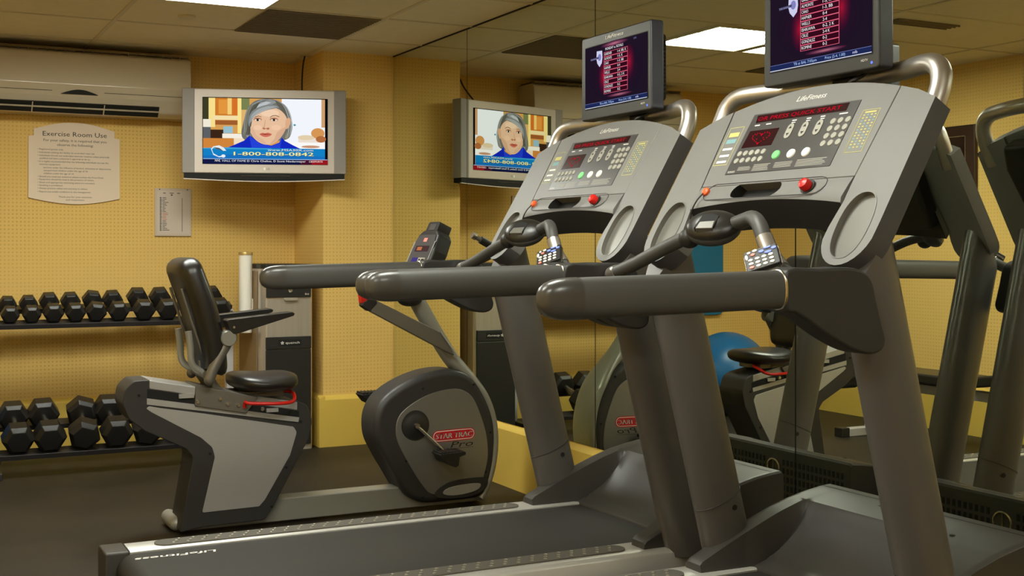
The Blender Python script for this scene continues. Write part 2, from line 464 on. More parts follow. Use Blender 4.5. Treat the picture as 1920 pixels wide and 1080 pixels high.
# ------------------------------------------------------------------ wall television
tv = thing('television', 'silver wall television showing a grey-haired woman in a blue turtleneck', 'television', (1.514, 6.505, 1.545), -math.atan2(.27, .876))
W = .917; H0, H1 = .030, .505
b = MB(); b.prism([(0, H0), (W, H0), (W, H1), (0, H1)], 0, .075, M['tvs'], XZ); ob = b.build('bezel', tv, bevel=.006)
for x0 in (-.001, W-.068):
    b = MB(); b.box(x0, x0+.069, -.003, .070, H0, H1+.001, M['tvside']); b.build('speaker', tv, bevel=.004)
b = MB(); b.box(.12, W-.12, .075, .088, .10, .44, M['tvb']); b.build('back_cover', tv)
b = MB(); bot = [(.008, H0)] + [(.008 + (W-.016)*k/16, .001 - .014*math.sin(PI*k/16)) for k in range(17)] + [(W-.008, H0)]
b.prism(bot, .002, .07, M['vent'], XZ)
b.box(.325, .60, -.002, .004, .014, .017, M['chrome']); b.build('lower_strip', tv, bevel=.003)
b = MB(); b.prism([(.006 + (W-.012)*k/16, .001 - .014*math.sin(PI*k/16)) for k in range(17)] + [(W-.006 - (W-.012)*k/16, -.004 - .014*math.sin(PI*k/16)) for k in range(17)], .001, .012, M['tvs'], XZ); b.build('lower_trim', tv)
TX = lambda x: (x - 50) / 1575 * W
TZ = lambda y: .505 - (y - 90) * .000556
def tvxf(a, c, d): return (TX(a), -d, TZ(c))
LAY = [0.0012]
sc = MB()
def pic(poly, c, k=1.0):
    LAY[0] += .00002; sc.flat(poly, LAY[0], scr(*c, k), tvxf)
def R(x0, x1, y0, y1): return [(x0, y0), (x1, y0), (x1, y1), (x0, y1)]
def E(cx, cy, rx, ry, n=18): return circle(n, rx, ry, (cx, cy))
pic(R(241, 1447, 176, 854), (10, 8, 10))
pic(R(247, 1420, 184, 800), (214, 158, 84))
for p, c in ((R(247, 300, 184, 430), (60, 60, 36)), (R(300, 362, 184, 480), (246, 222, 140)), (R(362, 575, 184, 360), (205, 122, 44)),
             (R(395, 480, 200, 345), (226, 150, 62)), (R(480, 520, 184, 350), (244, 206, 120)), (R(530, 572, 190, 350), (214, 112, 40)),
             (R(340, 600, 362, 405), (244, 222, 168)), (R(362, 580, 410, 455), (160, 92, 44)), (R(576, 612, 184, 540), (250, 226, 140)),
             (R(612, 690, 184, 300), (120, 130, 80)), (R(612, 660, 300, 540), (222, 178, 110)), (R(247, 320, 400, 480), (240, 232, 214)),
             (R(247, 320, 480, 600), (92, 96, 100)), (R(440, 530, 470, 540), (150, 190, 205)), (R(318, 440, 505, 592), (58, 36, 24)),
             (R(430, 640, 545, 590), (244, 238, 226)), (R(247, 540, 592, 690), (208, 132, 58)), (R(540, 640, 590, 690), (240, 220, 190)),
             (R(1000, 1420, 184, 690), (242, 246, 252)), (R(1385, 1420, 184, 470), (206, 158, 112)), (R(1160, 1420, 560, 690), (236, 222, 208)),
             (E(1350, 530, 66, 54), (214, 150, 84)), (E(1235, 575, 80, 26), (226, 206, 170)), (E(1380, 590, 50, 34), (176, 108, 60)),
             (E(1125, 448, 12, 10), (70, 150, 160)), (R(1000, 1420, 625, 690), (250, 248, 246)), (E(1280, 668, 90, 14), (200, 150, 120))):
    pic(p, c)
hair = cr([(640, 600), (612, 540), (622, 470), (640, 390), (665, 300), (720, 225), (800, 190), (890, 186), (975, 205), (1045, 270), (1085, 350), (1104, 440), (1095, 520), (1070, 580), (1010, 605), (900, 610), (760, 610)], 4, True)
pic(hair, (112, 112, 104))
for p, c in (([(655, 560), (650, 470), (672, 390), (690, 380), (690, 480), (705, 590), (680, 596)], (148, 150, 142)),
             ([(640, 470), (660, 330), (715, 240), (800, 196), (890, 190), (960, 215), (880, 255), (790, 300), (720, 350), (680, 400)], (142, 146, 146)),
             ([(700, 320), (760, 250), (850, 212), (900, 222), (820, 262), (745, 318), (700, 372)], (186, 192, 194)),
             ([(930, 195), (1000, 230), (1050, 300), (1060, 370), (1000, 310), (960, 250)], (96, 94, 84)),
             ([(1060, 420), (1100, 430), (1092, 530), (1050, 590), (1030, 580), (1060, 500)], (150, 144, 122))):
    pic(p, c)
pic([(470, 690), (560, 650), (640, 612), (690, 560), (720, 580), (800, 640), (900, 660), (975, 630), (1000, 575), (1030, 610), (1110, 655), (1180, 690)], (20, 40, 190))
pic([(690, 565), (720, 590), (800, 648), (905, 662), (975, 636), (1003, 575), (985, 690), (710, 690)], (36, 66, 214))
face = cr([(692, 430), (688, 480), (700, 530), (735, 590), (790, 634), (850, 652), (915, 640), (970, 600), (1015, 540), (1042, 480), (1058, 440), (1050, 385), (1020, 330), (970, 290), (890, 268), (800, 296), (735, 345), (700, 390)], 4, True)
pic(face, (230, 190, 156))
for k in range(34):
    t = k/33
    if t < .62:
        q_ = t/.62; P_ = cr([(905-40*q_, 196+6*q_), (800-110*q_, 215+50*q_), (700-62*q_+30*(1-q_), 330+80*q_), (640+60*(1-q_), 470+40*q_), (622+74*(1-q_), 560)], 4)
    else:
        q_ = (t-.62)/.38; P_ = cr([(915+20*q_, 192), (1000+30*q_, 235+10*q_), (1050+32*q_, 340), (1062+34*q_, 450), (1046+34*q_, 560)], 4)
    w_ = 5 + 4*random.random(); n_ = len(P_)
    tone = random.choice(((92, 92, 84), (134, 136, 130), (166, 170, 168), (190, 194, 194), (78, 76, 66), (150, 144, 124)))
    if abs(t-.62) > .02: pic([(x-w_*math.sin(PI*(i+.3)/n_), y) for i, (x, y) in enumerate(P_)] + [(x+w_*math.sin(PI*(i+.3)/n_), y) for i, (x, y) in list(enumerate(P_))[::-1]], tone)
pic(cr([(1040, 400), (1070, 375), (1086, 400), (1078, 450), (1052, 490), (1036, 470)], 4, True), (220, 170, 132))
pic(cr([(700, 470), (705, 530), (740, 588), (800, 630), (850, 648), (820, 600), (760, 560), (730, 500)], 4, True), (222, 180, 148))
pic(cr([(960, 520), (1040, 470), (1020, 530), (970, 596), (915, 634), (890, 640), (930, 590)], 4, True), (216, 172, 140))
pic(E(885, 330, 90, 38), (240, 206, 174))
pic(cr([(676, 440), (684, 370), (715, 315), (770, 275), (850, 248), (930, 246), (975, 270), (930, 282), (860, 300), (795, 328), (742, 366), (704, 420), (690, 470)], 4, True), (128, 132, 130))
for k in range(9):
    q_ = k/8; P_ = cr([(965-18*q_, 262+4*q_), (870, 262+26*q_), (775+14*q_, 296+28*q_), (712+22*q_, 352+20*q_), (684+10*q_, 430+10*q_)], 4); n_ = len(P_)
    pic([(x, y-4*math.sin(PI*i/n_)) for i, (x, y) in enumerate(P_)] + [(x, y+4*math.sin(PI*i/n_)) for i, (x, y) in list(enumerate(P_))[::-1]], ((176, 182, 184), (104, 106, 102), (200, 204, 204), (146, 150, 148))[k % 4]); pic(E(770, 480, 38, 26), (240, 200, 168)); pic(E(945, 476, 46, 28), (240, 198, 164))
for ex, ey in ((768, 402), (925, 400)):
    pic(E(ex, ey-6, 42, 20), (196, 140, 106)); pic(E(ex, ey, 30, 12), (236, 222, 206)); pic(E(ex, ey, 13, 12), (70, 52, 40)); pic(E(ex, ey, 6, 6), (14, 10, 10))
    pic([(ex-34, ey-2), (ex-18, ey-15), (ex+14, ey-16), (ex+34, ey-2), (ex+14, ey-10), (ex-18, ey-9)], (58, 38, 28))
pic([(732, 385), (745, 368), (775, 358), (806, 368), (806, 373), (775, 365), (748, 374)], (120, 84, 62))
pic([(886, 370), (910, 354), (945, 350), (978, 366), (976, 371), (944, 357), (912, 361), (888, 375)], (120, 84, 62))
pic([(838, 400), (846, 400), (838, 470), (822, 492), (814, 484), (828, 462)], (214, 166, 132))
pic(cr([(812, 486), (828, 497), (846, 492), (864, 500), (884, 490), (872, 476), (846, 484), (824, 476)], 3, True), (196, 134, 102)); pic(E(830, 491, 7, 4), (120, 66, 48)); pic(E(868, 491, 7, 4), (120, 66, 48))
pic(cr([(786, 545), (815, 532), (840, 536), (868, 530), (905, 545), (880, 566), (842, 574), (808, 564)], 3, True), (206, 108, 88))
pic([(790, 546), (842, 542), (902, 546), (842, 551)], (134, 48, 42))
pic([(247, 800), (247, 694), (480, 684), (1420, 690), (1420, 800)], (20, 128, 196))
pic([(247, 700), (247, 692), (480, 683), (900, 690), (900, 700)], (60, 160, 214)); pic([(247, 770), (800, 740), (1420, 770), (1420, 800), (247, 800)], (24, 112, 190))
pic(R(247, 1447, 800, 852), (18, 24, 66)); pic(R(1180, 1447, 800, 852), (70, 20, 46)); pic(R(1290, 1447, 800, 852), (150, 24, 32)); pic(R(247, 1447, 797, 804), (150, 180, 220))
pic([(322, 700), (345, 675), (400, 664), (445, 688), (468, 718), (440, 720), (400, 690), (350, 684), (332, 706), (345, 745), (395, 775), (430, 768), (436, 780), (400, 786), (345, 762)], (226, 236, 240))
pic([(356, 684), (400, 692), (440, 722), (410, 712), (368, 698)], (90, 84, 80)); pic(E(440, 772, 20, 16), (236, 240, 240))
sc.build('screen', tv, smooth=0, recalc=False)
tx = MB()
def tvt(s_, x0, x1, yb, cap, c, shear=0, dl=0.0, dx=0, dy=0):
    tx.text(s_, scr(*c), lambda a, q, d: (a, -(.0049+dl), q), size=cap*.000556, at=(TX(x0+dx), TZ(yb+dy)), width=TX(x1)-TX(x0), shear=shear)
tvt('www.MSA30X.com', 865, 1305, 716, 22, (20, 40, 80), dx=3, dy=3); tvt('www.MSA30X.com', 865, 1305, 716, 22, (244, 246, 240), dl=.0004)
for q in ((-4, 0), (4, 0), (0, 3), (5, 4)): tvt('1-800-808-0842', 540, 1308, 764, 38, (30, 50, 60), dx=q[0], dy=q[1])
for q in ((-2, 0), (2, 0), (0, 0)): tvt('1-800-808-0842', 540, 1308, 764, 38, (246, 240, 170), dl=.0004, dx=q[0])
tvt('HALL OF FAME', 430, 655, 829, 20, (220, 226, 236)); tvt('D Chris Chelios, D Scott Niedermayer', 668, 1232, 829, 20, (240, 240, 244)); tvt('NHL', 358, 412, 829, 24, (235, 235, 240), .2); tvt('CBSSPORTS', 1262, 1395, 829, 18, (250, 226, 220), .2)
tx.build('screen_lettering', tv, smooth=0, recalc=False)
b = MB(); b.flat(E(835, 897, 13, 15), .0015, M['white'], tvxf); b.text('LG', M['disp'], lambda a, q, d: (a, -.0015, q), size=.012, at=(TX(852), TZ(908))); b.build('logo', tv, smooth=0, recalc=False)
# wall arm behind the set
b = MB(); b.box(.38, .54, .088, .10, .16, .36, M['black']); b.tube([(.46, .10, .26), (.50, .25, .26), (.56, .50, .26)], .016, M['black'], 10); b.build('wall_arm', tv)
cb = MB(); cb.tube([(2.185, 6.40, 2.02), (2.20, 6.45, 2.08), (2.225, 6.52, 2.16), (2.245, 6.56, 2.24), (2.27, 6.60, 2.30)], .005, M['black'], 8, smooth=5)
tag(cb.build('television_cable', origin=(2.185, 6.40, 2.05)), 'thin black cable running from the top of the wall television up to the ceiling', 'cable')

# ------------------------------------------------------------------ wall sign and schedule
sg = world_root(thing('rules_sign', 'cream rules sign with a curved top on the yellow back wall', 'sign', (.99, YB, 1.404)))
arc = lambda x0, z0, x1, z1, h, n=14: [(x0+(x1-x0)*k/n, z0+(z1-z0)*k/n + h*math.sin(PI*k/n)) for k in range(n+1)]
out = [(.737, 1.438), (.737, 1.786), (.766, 1.790)] + arc(.766, 1.828, 1.214, 1.828, .043) + [(1.214, 1.790), (1.243, 1.786), (1.243, 1.438)] + arc(1.243, 1.437, .737, 1.437, -.034)[1:-1]
b = MB(); b.prism(out, YB-.012, YB-.0005, M['sign'], XZ); b.build('board', sg, bevel=.002)
b = MB(); SX = lambda px: .737 + (px-83)/1022*.506; SZ = lambda py: 1.866 - (py-60)/930*.462
def st(s_, x, y, cap, width=None, al='L'):
    b.text(s_, M['ink'], lambda a, q, d: (a, YB-.0128, q), size=cap, at=(SX(x), SZ(y)), width=width, align=al)
st('Exercise Room Use', 598, 213, .027, .354, 'C'); st('For your safety, it is required that you', 600, 275, .0145, .348, 'C'); st('observe the following:', 600, 325, .0145, .2, 'C')
for y, x, s_, x1 in ((375, 185, '\u2022 Registered guests only.', 468), (412, 185, '\u2022 Individuals utilizing this facility do so at their own risk.', 822), (447, 185, '\u2022 Individuals should not undertake exercise routines unless physically', 985),
        (480, 205, 'qualified and have a physician\'s approval to do so.', 770), (515, 185, '\u2022 It is highly recommended that the following individuals not use the', 975), (548, 205, 'exercise equipment:', 435),
        (585, 250, 'persons under the influence of alcohol, stimulants or depressants', 1003), (618, 250, 'unsupervised children under the age of 16', 738), (652, 250, 'children under the age of 14', 580),
        (688, 185, '\u2022 Should you need any assistance please contact the Front Desk.', 922), (720, 185, '\u2022 Equipment should be used in the presence of others.', 812), (755, 185, '\u2022 Shoes and appropriate exercising attire are necessary.', 822),
        (788, 185, '\u2022 Smoking is prohibited.', 462), (822, 185, '\u2022 Always practice safety and courtesy to others.', 740), (860, 185, '\u2022 Report any unsafe conditions to the management.', 775)):
    st(s_, x, y, .0093, SX(x1)-SX(x))
st('Thank you for your attention', 600, 917, .0093, .184, 'C'); st('and cooperation.', 600, 950, .0093, .104, 'C')
b.build('lettering', sg, smooth=0, recalc=False)

fr = world_root(thing('schedule_holder', 'small clear acrylic holder with a printed sheet, on the wall below the television', 'notice', (1.556, YB, 1.223)))
MB().box(1.446, 1.664, YB-.012, YB+.002, 1.223, 1.507, M['acrylic']).build('holder', fr, bevel=.003)
b = MB(); b.box(1.459, 1.652, YB-.0132, YB-.012, 1.236, 1.492, M['paper'])
b.build('sheet', fr)
b = MB(); q = lambda a, z, d: (a, YB-.0138, z)
for x0, x1 in ((1.482, 1.498), (1.52, 1.545), (1.565, 1.582)): b.rect(x0+.012, x1+.012, 1.476, 1.480, 0, M['ink'], q)
b.flat(circle(10, .006, .004, (1.545, 1.467)), 0, M['ink'], q); b.rect(1.478, 1.4805, 1.252, 1.455, 0, M['ink'], q); b.rect(1.606, 1.6085, 1.25, 1.45, 0, M['ink'], q)
for k in range(22):
    z = 1.452 - k*.0091; b.rect(1.474, 1.484 + random.random()*.004, z-.003, z, 0, M['ink'], q); b.rect(1.490, 1.490 + .012 + random.random()*.03, z-.003, z, 0, M['rink'] if 9 < k < 15 else M['ink'], q)
b.build('lettering', fr, smooth=0, recalc=False)
for x in (1.474, 1.638): MB().tube([(x, YB-.014, 1.5), (x, YB-.001, 1.5)], .0035, M['black'], 8).build('screw', fr)

# ------------------------------------------------------------------ dumbbell rack and dumbbells
TIL = math.radians(18)
rk = world_root(thing('dumbbell_rack', 'black two-tier dumbbell rack with pale end posts along the yellow back wall', 'dumbbell rack', (1.16, 6.5, 0)))
def tilted(y0, z0):     # frame of a tier: along the slope, across it
    def xf(x, a, c): return (x, y0 + a*math.cos(TIL) - c*math.sin(TIL), z0 + a*math.sin(TIL) + c*math.cos(TIL))
    return xf
UP = tilted(6.45, .748); LO = tilted(6.12, .118)
for xf, depth in ((UP, .30), (LO, .40)):
    for a0 in (0, depth-.075):
        b = MB(); b.box(.492, 1.845, a0, a0+.075, -.006, 0, M['rackpaint'], xf); b.box(.492, 1.845, a0-.004, a0, -.022, .004, M['rackpaint'], xf); b.build('shelf_rail', rk, bevel=.0015)
for x in (.512, 1.815):
    b = MB(); b.box(x-.02, x+.02, 6.60, 6.645, .02, .80, M['rackpost']); b.build('post', rk, bevel=.004)
    b = MB(); b.box(x-.02, x+.02, 6.12, 6.84, 0, .035, M['rackpaint']); b.build('foot', rk, bevel=.004)
    for xf, d in ((UP, .30), (LO, .40)):
        b = MB(); b.box(x-.015, x+.015, .0, d, -.042, -.0062, M['rackpaint'], xf); b.build('bracket', rk, bevel=.003)

def dumbbell_proto():
    t = thing('dumbbell', '', 'dumbbell', (0, 0, 0))
    # unit: across-flats radius 1 at the heads, axis along +y, front head at y=0
    h = MB(); h.lathe([(.02, -.1), (.21, -.1), (.23, .5), (.27, 1.6), (.27, 2.0), (.23, 3.1), (.21, 3.7), (.02, 3.7)], M['chrome'], 14, lambda a, b, c: (a, c, b)); h.build('handle', t)
    ap = 1/math.cos(PI/6)
    for y, sgn in ((0, -1), (3.6, 1)):
        hd = MB(); prof = [(.55, -.82), (.72, -.80), (1.0, -.52), (1.0, .42), (.80, .70), (.42, .80)]
        rings = [[(r*ap*math.cos(PI/3*k), y + sgn*(-c), r*ap*math.sin(PI/3*k)) for k in range(6)] for r, c in prof]
        hd.loft(rings, M['hexrub']); hd.build('head', t, bevel=.05, smooth=25)
    return t
proto = dumbbell_proto(); first = True
ORD = ['first', 'second', 'third', 'fourth', 'fifth', 'sixth', 'seventh', 'eighth', 'ninth', 'tenth', 'eleventh', 'twelfth', 'thirteenth']
F_, PX_, YAW_ = 2185.0, 810.0, math.radians(25.2)
def xat(px, Y):
    t = math.atan((px - PX_)/F_) + YAW_; return Y*math.tan(t)
def place_db(x, xf, ap, label, group, roll=0, a=.05):
    global first
    o = proto if first else copy_tree(proto); first = False
    o.location = xf(x, a, ap + .0005); o.rotation_euler = (TIL, roll, 0); o.scale = (ap, ap, ap)
    o['label'] = label; o['group'] = group
up_x = [xat(p, 6.50) for p in (18, 58.5, 99, 140, 179, 220.5, 268, 312, 360, 410)]
up_s = [.042, .043, .047, .047, .049, .049, .053, .053, .053, .054]
for i, (x, s_) in enumerate(zip(up_x, up_s)):
    k = len(up_x) - i
    lab = 'black hex dumbbell on the upper rack shelf, %s from the water dispenser end' % ORD[k-1]
    if k == 1: lab = 'black hex dumbbell on the upper rack shelf, closest to the water dispenser'
    place_db(x, UP, s_, lab, 'hex dumbbells on the upper shelf', random.uniform(-.05, .05) if i != 4 else .12)
lo_x = [xat(p, 6.17) for p in (33, 92, 157, 217, 275)]
lo_x = lo_x + [lo_x[-1] + .168, lo_x[-1] + .336]
for i, x in enumerate(lo_x):
    k = len(lo_x) - i
    lab = 'large black hex dumbbell on the lower rack shelf, %s from the water dispenser end' % ORD[k-1]
    if i == 2: lab = 'large black hex dumbbell rolled onto an edge on the lower rack shelf'
    if i == 4: lab = 'large black hex dumbbell half hidden behind the bike seat base'
    if k == 1: lab = 'large black hex dumbbell on the lower rack shelf, closest to the water dispenser'
    place_db(x, LO, [.070, .072, .072, .0725, .071, .070, .070][i], lab, 'large hex dumbbells on the lower shelf', {2: .3, 4: .22}.get(i, random.uniform(-.04, .04)), a=.062)

# ------------------------------------------------------------------ water dispenser and cup tube
wd = world_root(thing('water_dispenser', 'tall steel and black water dispenser standing against the back wall by the pillar', 'water dispenser', (2.09, 6.6, 0)))
fp = fillet([(1.947-.012, 6.83), (1.937, 6.40), (1.958, 6.362), (2.222, 6.362), (2.236, 6.375), (2.236, 6.83)], [0, .03, .015, .004, .01, 0])
b = MB(); b.prism(fp, .0, 1.035, M['steel']); b.build('body', wd, smooth=35)
MB().box(1.931, 1.9345, 6.46, 6.82, .02, 1.02, M['steelside']).build('side_panel', wd)
b = MB(); b.prism(fp, 1.0352, 1.06, M['black']); b.build('top_cap', wd, bevel=.004)
b = MB(); b.box(1.955, 2.222, 6.352, 6.361, .872, 1.034, M['black']); fo = b.build('control_panel', wd, bevel=.003)
b = MB(); b.lathe([(.001, -.004), (.012, -.006), (.015, -.002), (.015, 0)], M['chrome'], 18, lambda a, c, h: (2.096+a, 6.352+h, .912+c)); b.build('push_button', wd)
b = MB(); b.text('6oz', M['white'], lambda a, q, d: (a, 6.3515, q), size=.012, at=(2.185, .885)); b.build('lettering', fo, smooth=0, recalc=False)
b = MB(); b.prism(stadium(2.06, 2.14, .852, .870), 6.345, 6.361, M['steel'], XZ); b.build('spout', wd, bevel=.003)
b = MB(); b.box(1.952, 2.222, 6.350, 6.361, .03, .575, M['black']); b.box(1.952, 2.222, 6.346, 6.361, .578, .648, M['black']); b.build('lower_door', wd, bevel=.004)
b = MB(); b.box(2.024, 2.160, 6.3445, 6.346, .596, .632, M['vent'])
sx = lambda a, q, d: (a, 6.3435, q)
b.text('quench', M['white'], sx, size=.0135, at=(2.066, .608), width=.084)
for k in range(5):
    t = PI/2 + 2*PI*k/5; b.flat([(2.047+.001*math.cos(t+PI/2), .614+.001*math.sin(t+PI/2)), (2.047+.008*math.cos(t-.4), .614+.008*math.sin(t-.4)), (2.047+.0105*math.cos(t), .614+.0105*math.sin(t)), (2.047+.008*math.cos(t+.4), .614+.008*math.sin(t+.4))], 0, M['white'], sx)
b.build('badge', wd, smooth=0, recalc=False)
cd = world_root(thing('cup_dispenser', 'white vertical paper cup tube mounted on the side of the water dispenser', 'cup dispenser', (1.892, 6.55, .66)))
b = MB(); b.lathe([(.03, .665), (.036, .665), (.038, .80), (.038, 1.115), (.036, 1.116)], M['cup'], 28, lambda a, c, h: (1.892+a, 6.55+c, h)); b.build('tube', cd)
b = MB(); b.lathe([(.034, 1.112), (.041, 1.113), (.042, 1.124), (.039, 1.13), (.002, 1.132)], M['brass'], 28, lambda a, c, h: (1.892+a, 6.55+c, h)); b.build('lid', cd)
MB().box(1.926, 1.932, 6.535, 6.565, .78, .86, M['cup']).build('clip', cd)

# ------------------------------------------------------------------ treadmills
YC = 2.3275
tm = thing('treadmill', 'grey treadmill nearest the camera, its monitor cut off at the top', 'treadmill', (1.6, YC, 0), group='treadmills facing the mirror')
_off[tm.name] = Vector((1.6, 0, 0))
def sub(o): _off[o.name] = Vector((1.6, 0, 0)); return o
P0 = Vector((2.087, 0, 1.373)); U = Vector((.511, 0, .8596)); NN = Vector((-.8596, 0, .511))
def CON(y, v, w=0.0): p = P0 + U*v + NN*w; return (p.x, y, p.z)
def CT(a, q, d): return CON(-a, q, d)        # print on the console: reads from the far side to the near side
ZT = .243
for s_ in (1, -1):
    r = MB(); sec = [(.272, .19), (.272, ZT-.004), (.278, ZT), (.372, ZT), (.384, ZT-.003), (.392, ZT-.014), (.394, .15), (.386, .115), (.36, .105), (.335, .11), (.33, .19)]
    r.prism([(s_*a, c) for a, c in sec], .662, 2.46, M['silver'], YZ); ro = sub(r.build('side_rail', tm, smooth=50))
    c = MB(); c.prism(fillet([(s_*.268, .08), (s_*.268, ZT+.001), (s_*.385, ZT+.001), (s_*.396, ZT-.016), (s_*.396, .08)], .008), .588, .66, M['hood'], YZ); sub(c.build('end_cap', tm, bevel=.008, seg=3))
    p = MB(); p.prism(stadium(.745, 2.02, s_*.325-.036, s_*.325+.036), ZT, ZT+.004, M['pad'])
    for k in range(27):
        for j in range(3):
            x = .80 + k*(.0445) + j*.013; y = s_*.325 + (j-1)*.021
            p.lathe([(.0055, ZT+.004), (.0052, ZT+.0058), (.003, ZT+.007), (.0005, ZT+.0073)], M['dot'], 8, lambda a, c2, h, x=x, y=y: (x+a, y+c2, h))
    p.build('foot_pad', ro, smooth=50)
b = MB(); r_ = .052; zc = ZT-.006-r_
pr = [(2.40, ZT-.006)] + [(.672 + r_*math.cos(t), zc + r_*math.sin(t)) for t in [PI/2 + PI*k/12 for k in range(13)]] + [(2.40, zc-r_)]
b.prism(pr, -.264, .264, M['belt'], XZ); bo = sub(b.build('running_belt', tm, smooth=40))
b = MB(); b.text('LifeFitness', M['white'], lambda a, q, d: (.905-a, .205-q, ZT-.0052), size=.024, width=.24, shear=.25); b.text('LifeFitness', M['white'], lambda a, q, d: (.903-a, .204-q, ZT-.0051), size=.024, width=.24, shear=.25); b.build('belt_logo', bo, smooth=0, recalc=False)
b = MB(); b.box(.70, 2.42, -.325, .325, .07, .125, M['black'])
sub(b.build('underframe', tm, bevel=.006))
for x, y in ((.78, .33), (.78, -.33), (2.30, .31), (2.30, -.31)):
    b = MB(); b.lathe([(.002, 0), (.034, 0), (.036, .012), (.016, .02), (.014, .09), (.002, .09)], M['black'], 16, lambda a, c, h, x=x, y=y: (x+a, y+c, h)); sub(b.build('foot', tm))
# motor cover: arms, scooped front and flat hood as one height surface
def pl(x, T):
    if x <= T[0][0]: return T[0][1]
    for (a, za), (c, zb) in zip(T, T[1:]):
        if x <= c: return za + (zb-za)*(x-a)/(c-a)
    return T[-1][1]
ARM = [(2.066, .245), (2.068, .262), (2.078, .272), (2.15, .304), (2.22, .334), (2.29, .362), (2.36, .388), (2.43, .409), (2.50, .424), (2.56, .433), (2.60, .436), (2.606, .429), (2.608, .41)]
REC = [(2.23, .20), (2.245, .243), (2.25, .247), (2.30, .262), (2.34, .284), (2.38, .316), (2.42, .362), (2.447, .404), (2.455, .412), (2.50, .422), (2.56, .433), (2.60, .436), (2.606, .429), (2.608, .41)]
xs = sorted(set([a for a, _ in ARM] + [a for a, _ in REC] + [2.10, 2.12, 2.18, 2.25, 2.32, 2.40, 2.47, 2.53]))
hy = [.368, .366, .360, .35, .33, .305, .298, .288, .27, .24, .20, .18, .16, .14, .12, .08]
ys = [-y for y in hy] + [0] + hy[::-1]
def hz(x, y):
    a = abs(y); za, zr = pl(x, ARM), pl(x, REC)
    lim = .288 if y > 0 else .288 - .15*max(0, min(1, (x-2.27)/.16))
    k = 1.0 if a >= lim+.017 else (0.0 if a <= lim else (a-lim)/.017)
    z = zr + (za-zr)*k
    zr2 = zr + (0.02*max(0, (a-.16)/.128)**2 if 2.25 < x < 2.44 and a < lim else 0)
    if a <= lim: z = min(za, zr2)
    if a > .360: z -= .006*((a-.360)/.008)**2
    return z
vs = []; fs = []
for x in xs:
    for y in ys: vs.append((x, y, hz(x, y)))
n = len(ys)
for i in range(len(xs)-1):
    for j in range(n-1): fs.append((i*n+j, (i+1)*n+j, (i+1)*n+j+1, i*n+j+1))
rim = [i*n for i in range(len(xs))] + [(len(xs)-1)*n+j for j in range(1, n)] + [i*n+n-1 for i in range(len(xs)-2, -1, -1)] + [j for j in range(n-2, 0, -1)]
base0 = len(vs)
for q in rim:
    x, y, z = vs[q]; vs.append((x, y, .19 if x < 2.24 else .05))
L = len(rim)
for k in range(L): fs.append((rim[k], rim[(k+1) % L], base0+(k+1) % L, base0+k))
b = MB(); b.add(vs, fs, M['hood']); ho = sub(b.build('motor_cover', tm, smooth=32))
b = MB()
for row in range(6):
    for k in range(34):
        y = -.33 + k*.02
        if abs(y) > .045: b.box(2.606, 2.6095, y-.005, y+.005, (.398-.030*row)-.020, .398-.030*row, M['vent'])
b.build('front_vents', ho)
b = MB(); b.add([(x_, y_, hz(x_, y_)+.0006) for y_ in [-.355+.71*k/20 for k in range(21)] for x_ in (2.568, 2.572)], [(2*k, 2*k+1, 2*k+3, 2*k+2) for k in range(20)], M['vent']); b.build('hood_seam', ho)
b = MB(); b.lathe([(.0005, .0012), (.007, .0012), (.0075, 0)], M['vent'], 12, lambda a, c, h: (2.47+a, -.20+c, hz(2.47, -.2)+h)); b.build('hood_hole', ho)
b = MB(); b.tube([(2.612, .03*math.cos(t), .365+.03*math.sin(t)) for t in [2*PI*k/20 for k in range(20)]], .003, M['chrome'], 8, closed=True); b.box(2.606, 2.613, -.003, .003, .337, .393, M['chrome']); b.build('front_emblem', ho)
b = MB(); b.text('LifeFitness', M['vent'], lambda a, q, d: (2.525+q, .10-a, hz(2.525+q, 0)+.001), size=.03, width=.20, shear=.2); b.build('hood_logo', ho, smooth=0, recalc=False)
b = MB(); b.box(2.10, 2.145, -.3695, -.3682, .252, .276, M['white']) ; lb = MB()
lb.rect(2.155, 2.215, .252, .288, -.3688, M['pink'], XZ)
for k in range(5): lb.rect(2.158, 2.212, .2555+k*.0066, .2585+k*.0066, -.3692, M['gusset'], XZ)
lb.build('warning_label', ho, smooth=0, recalc=False)
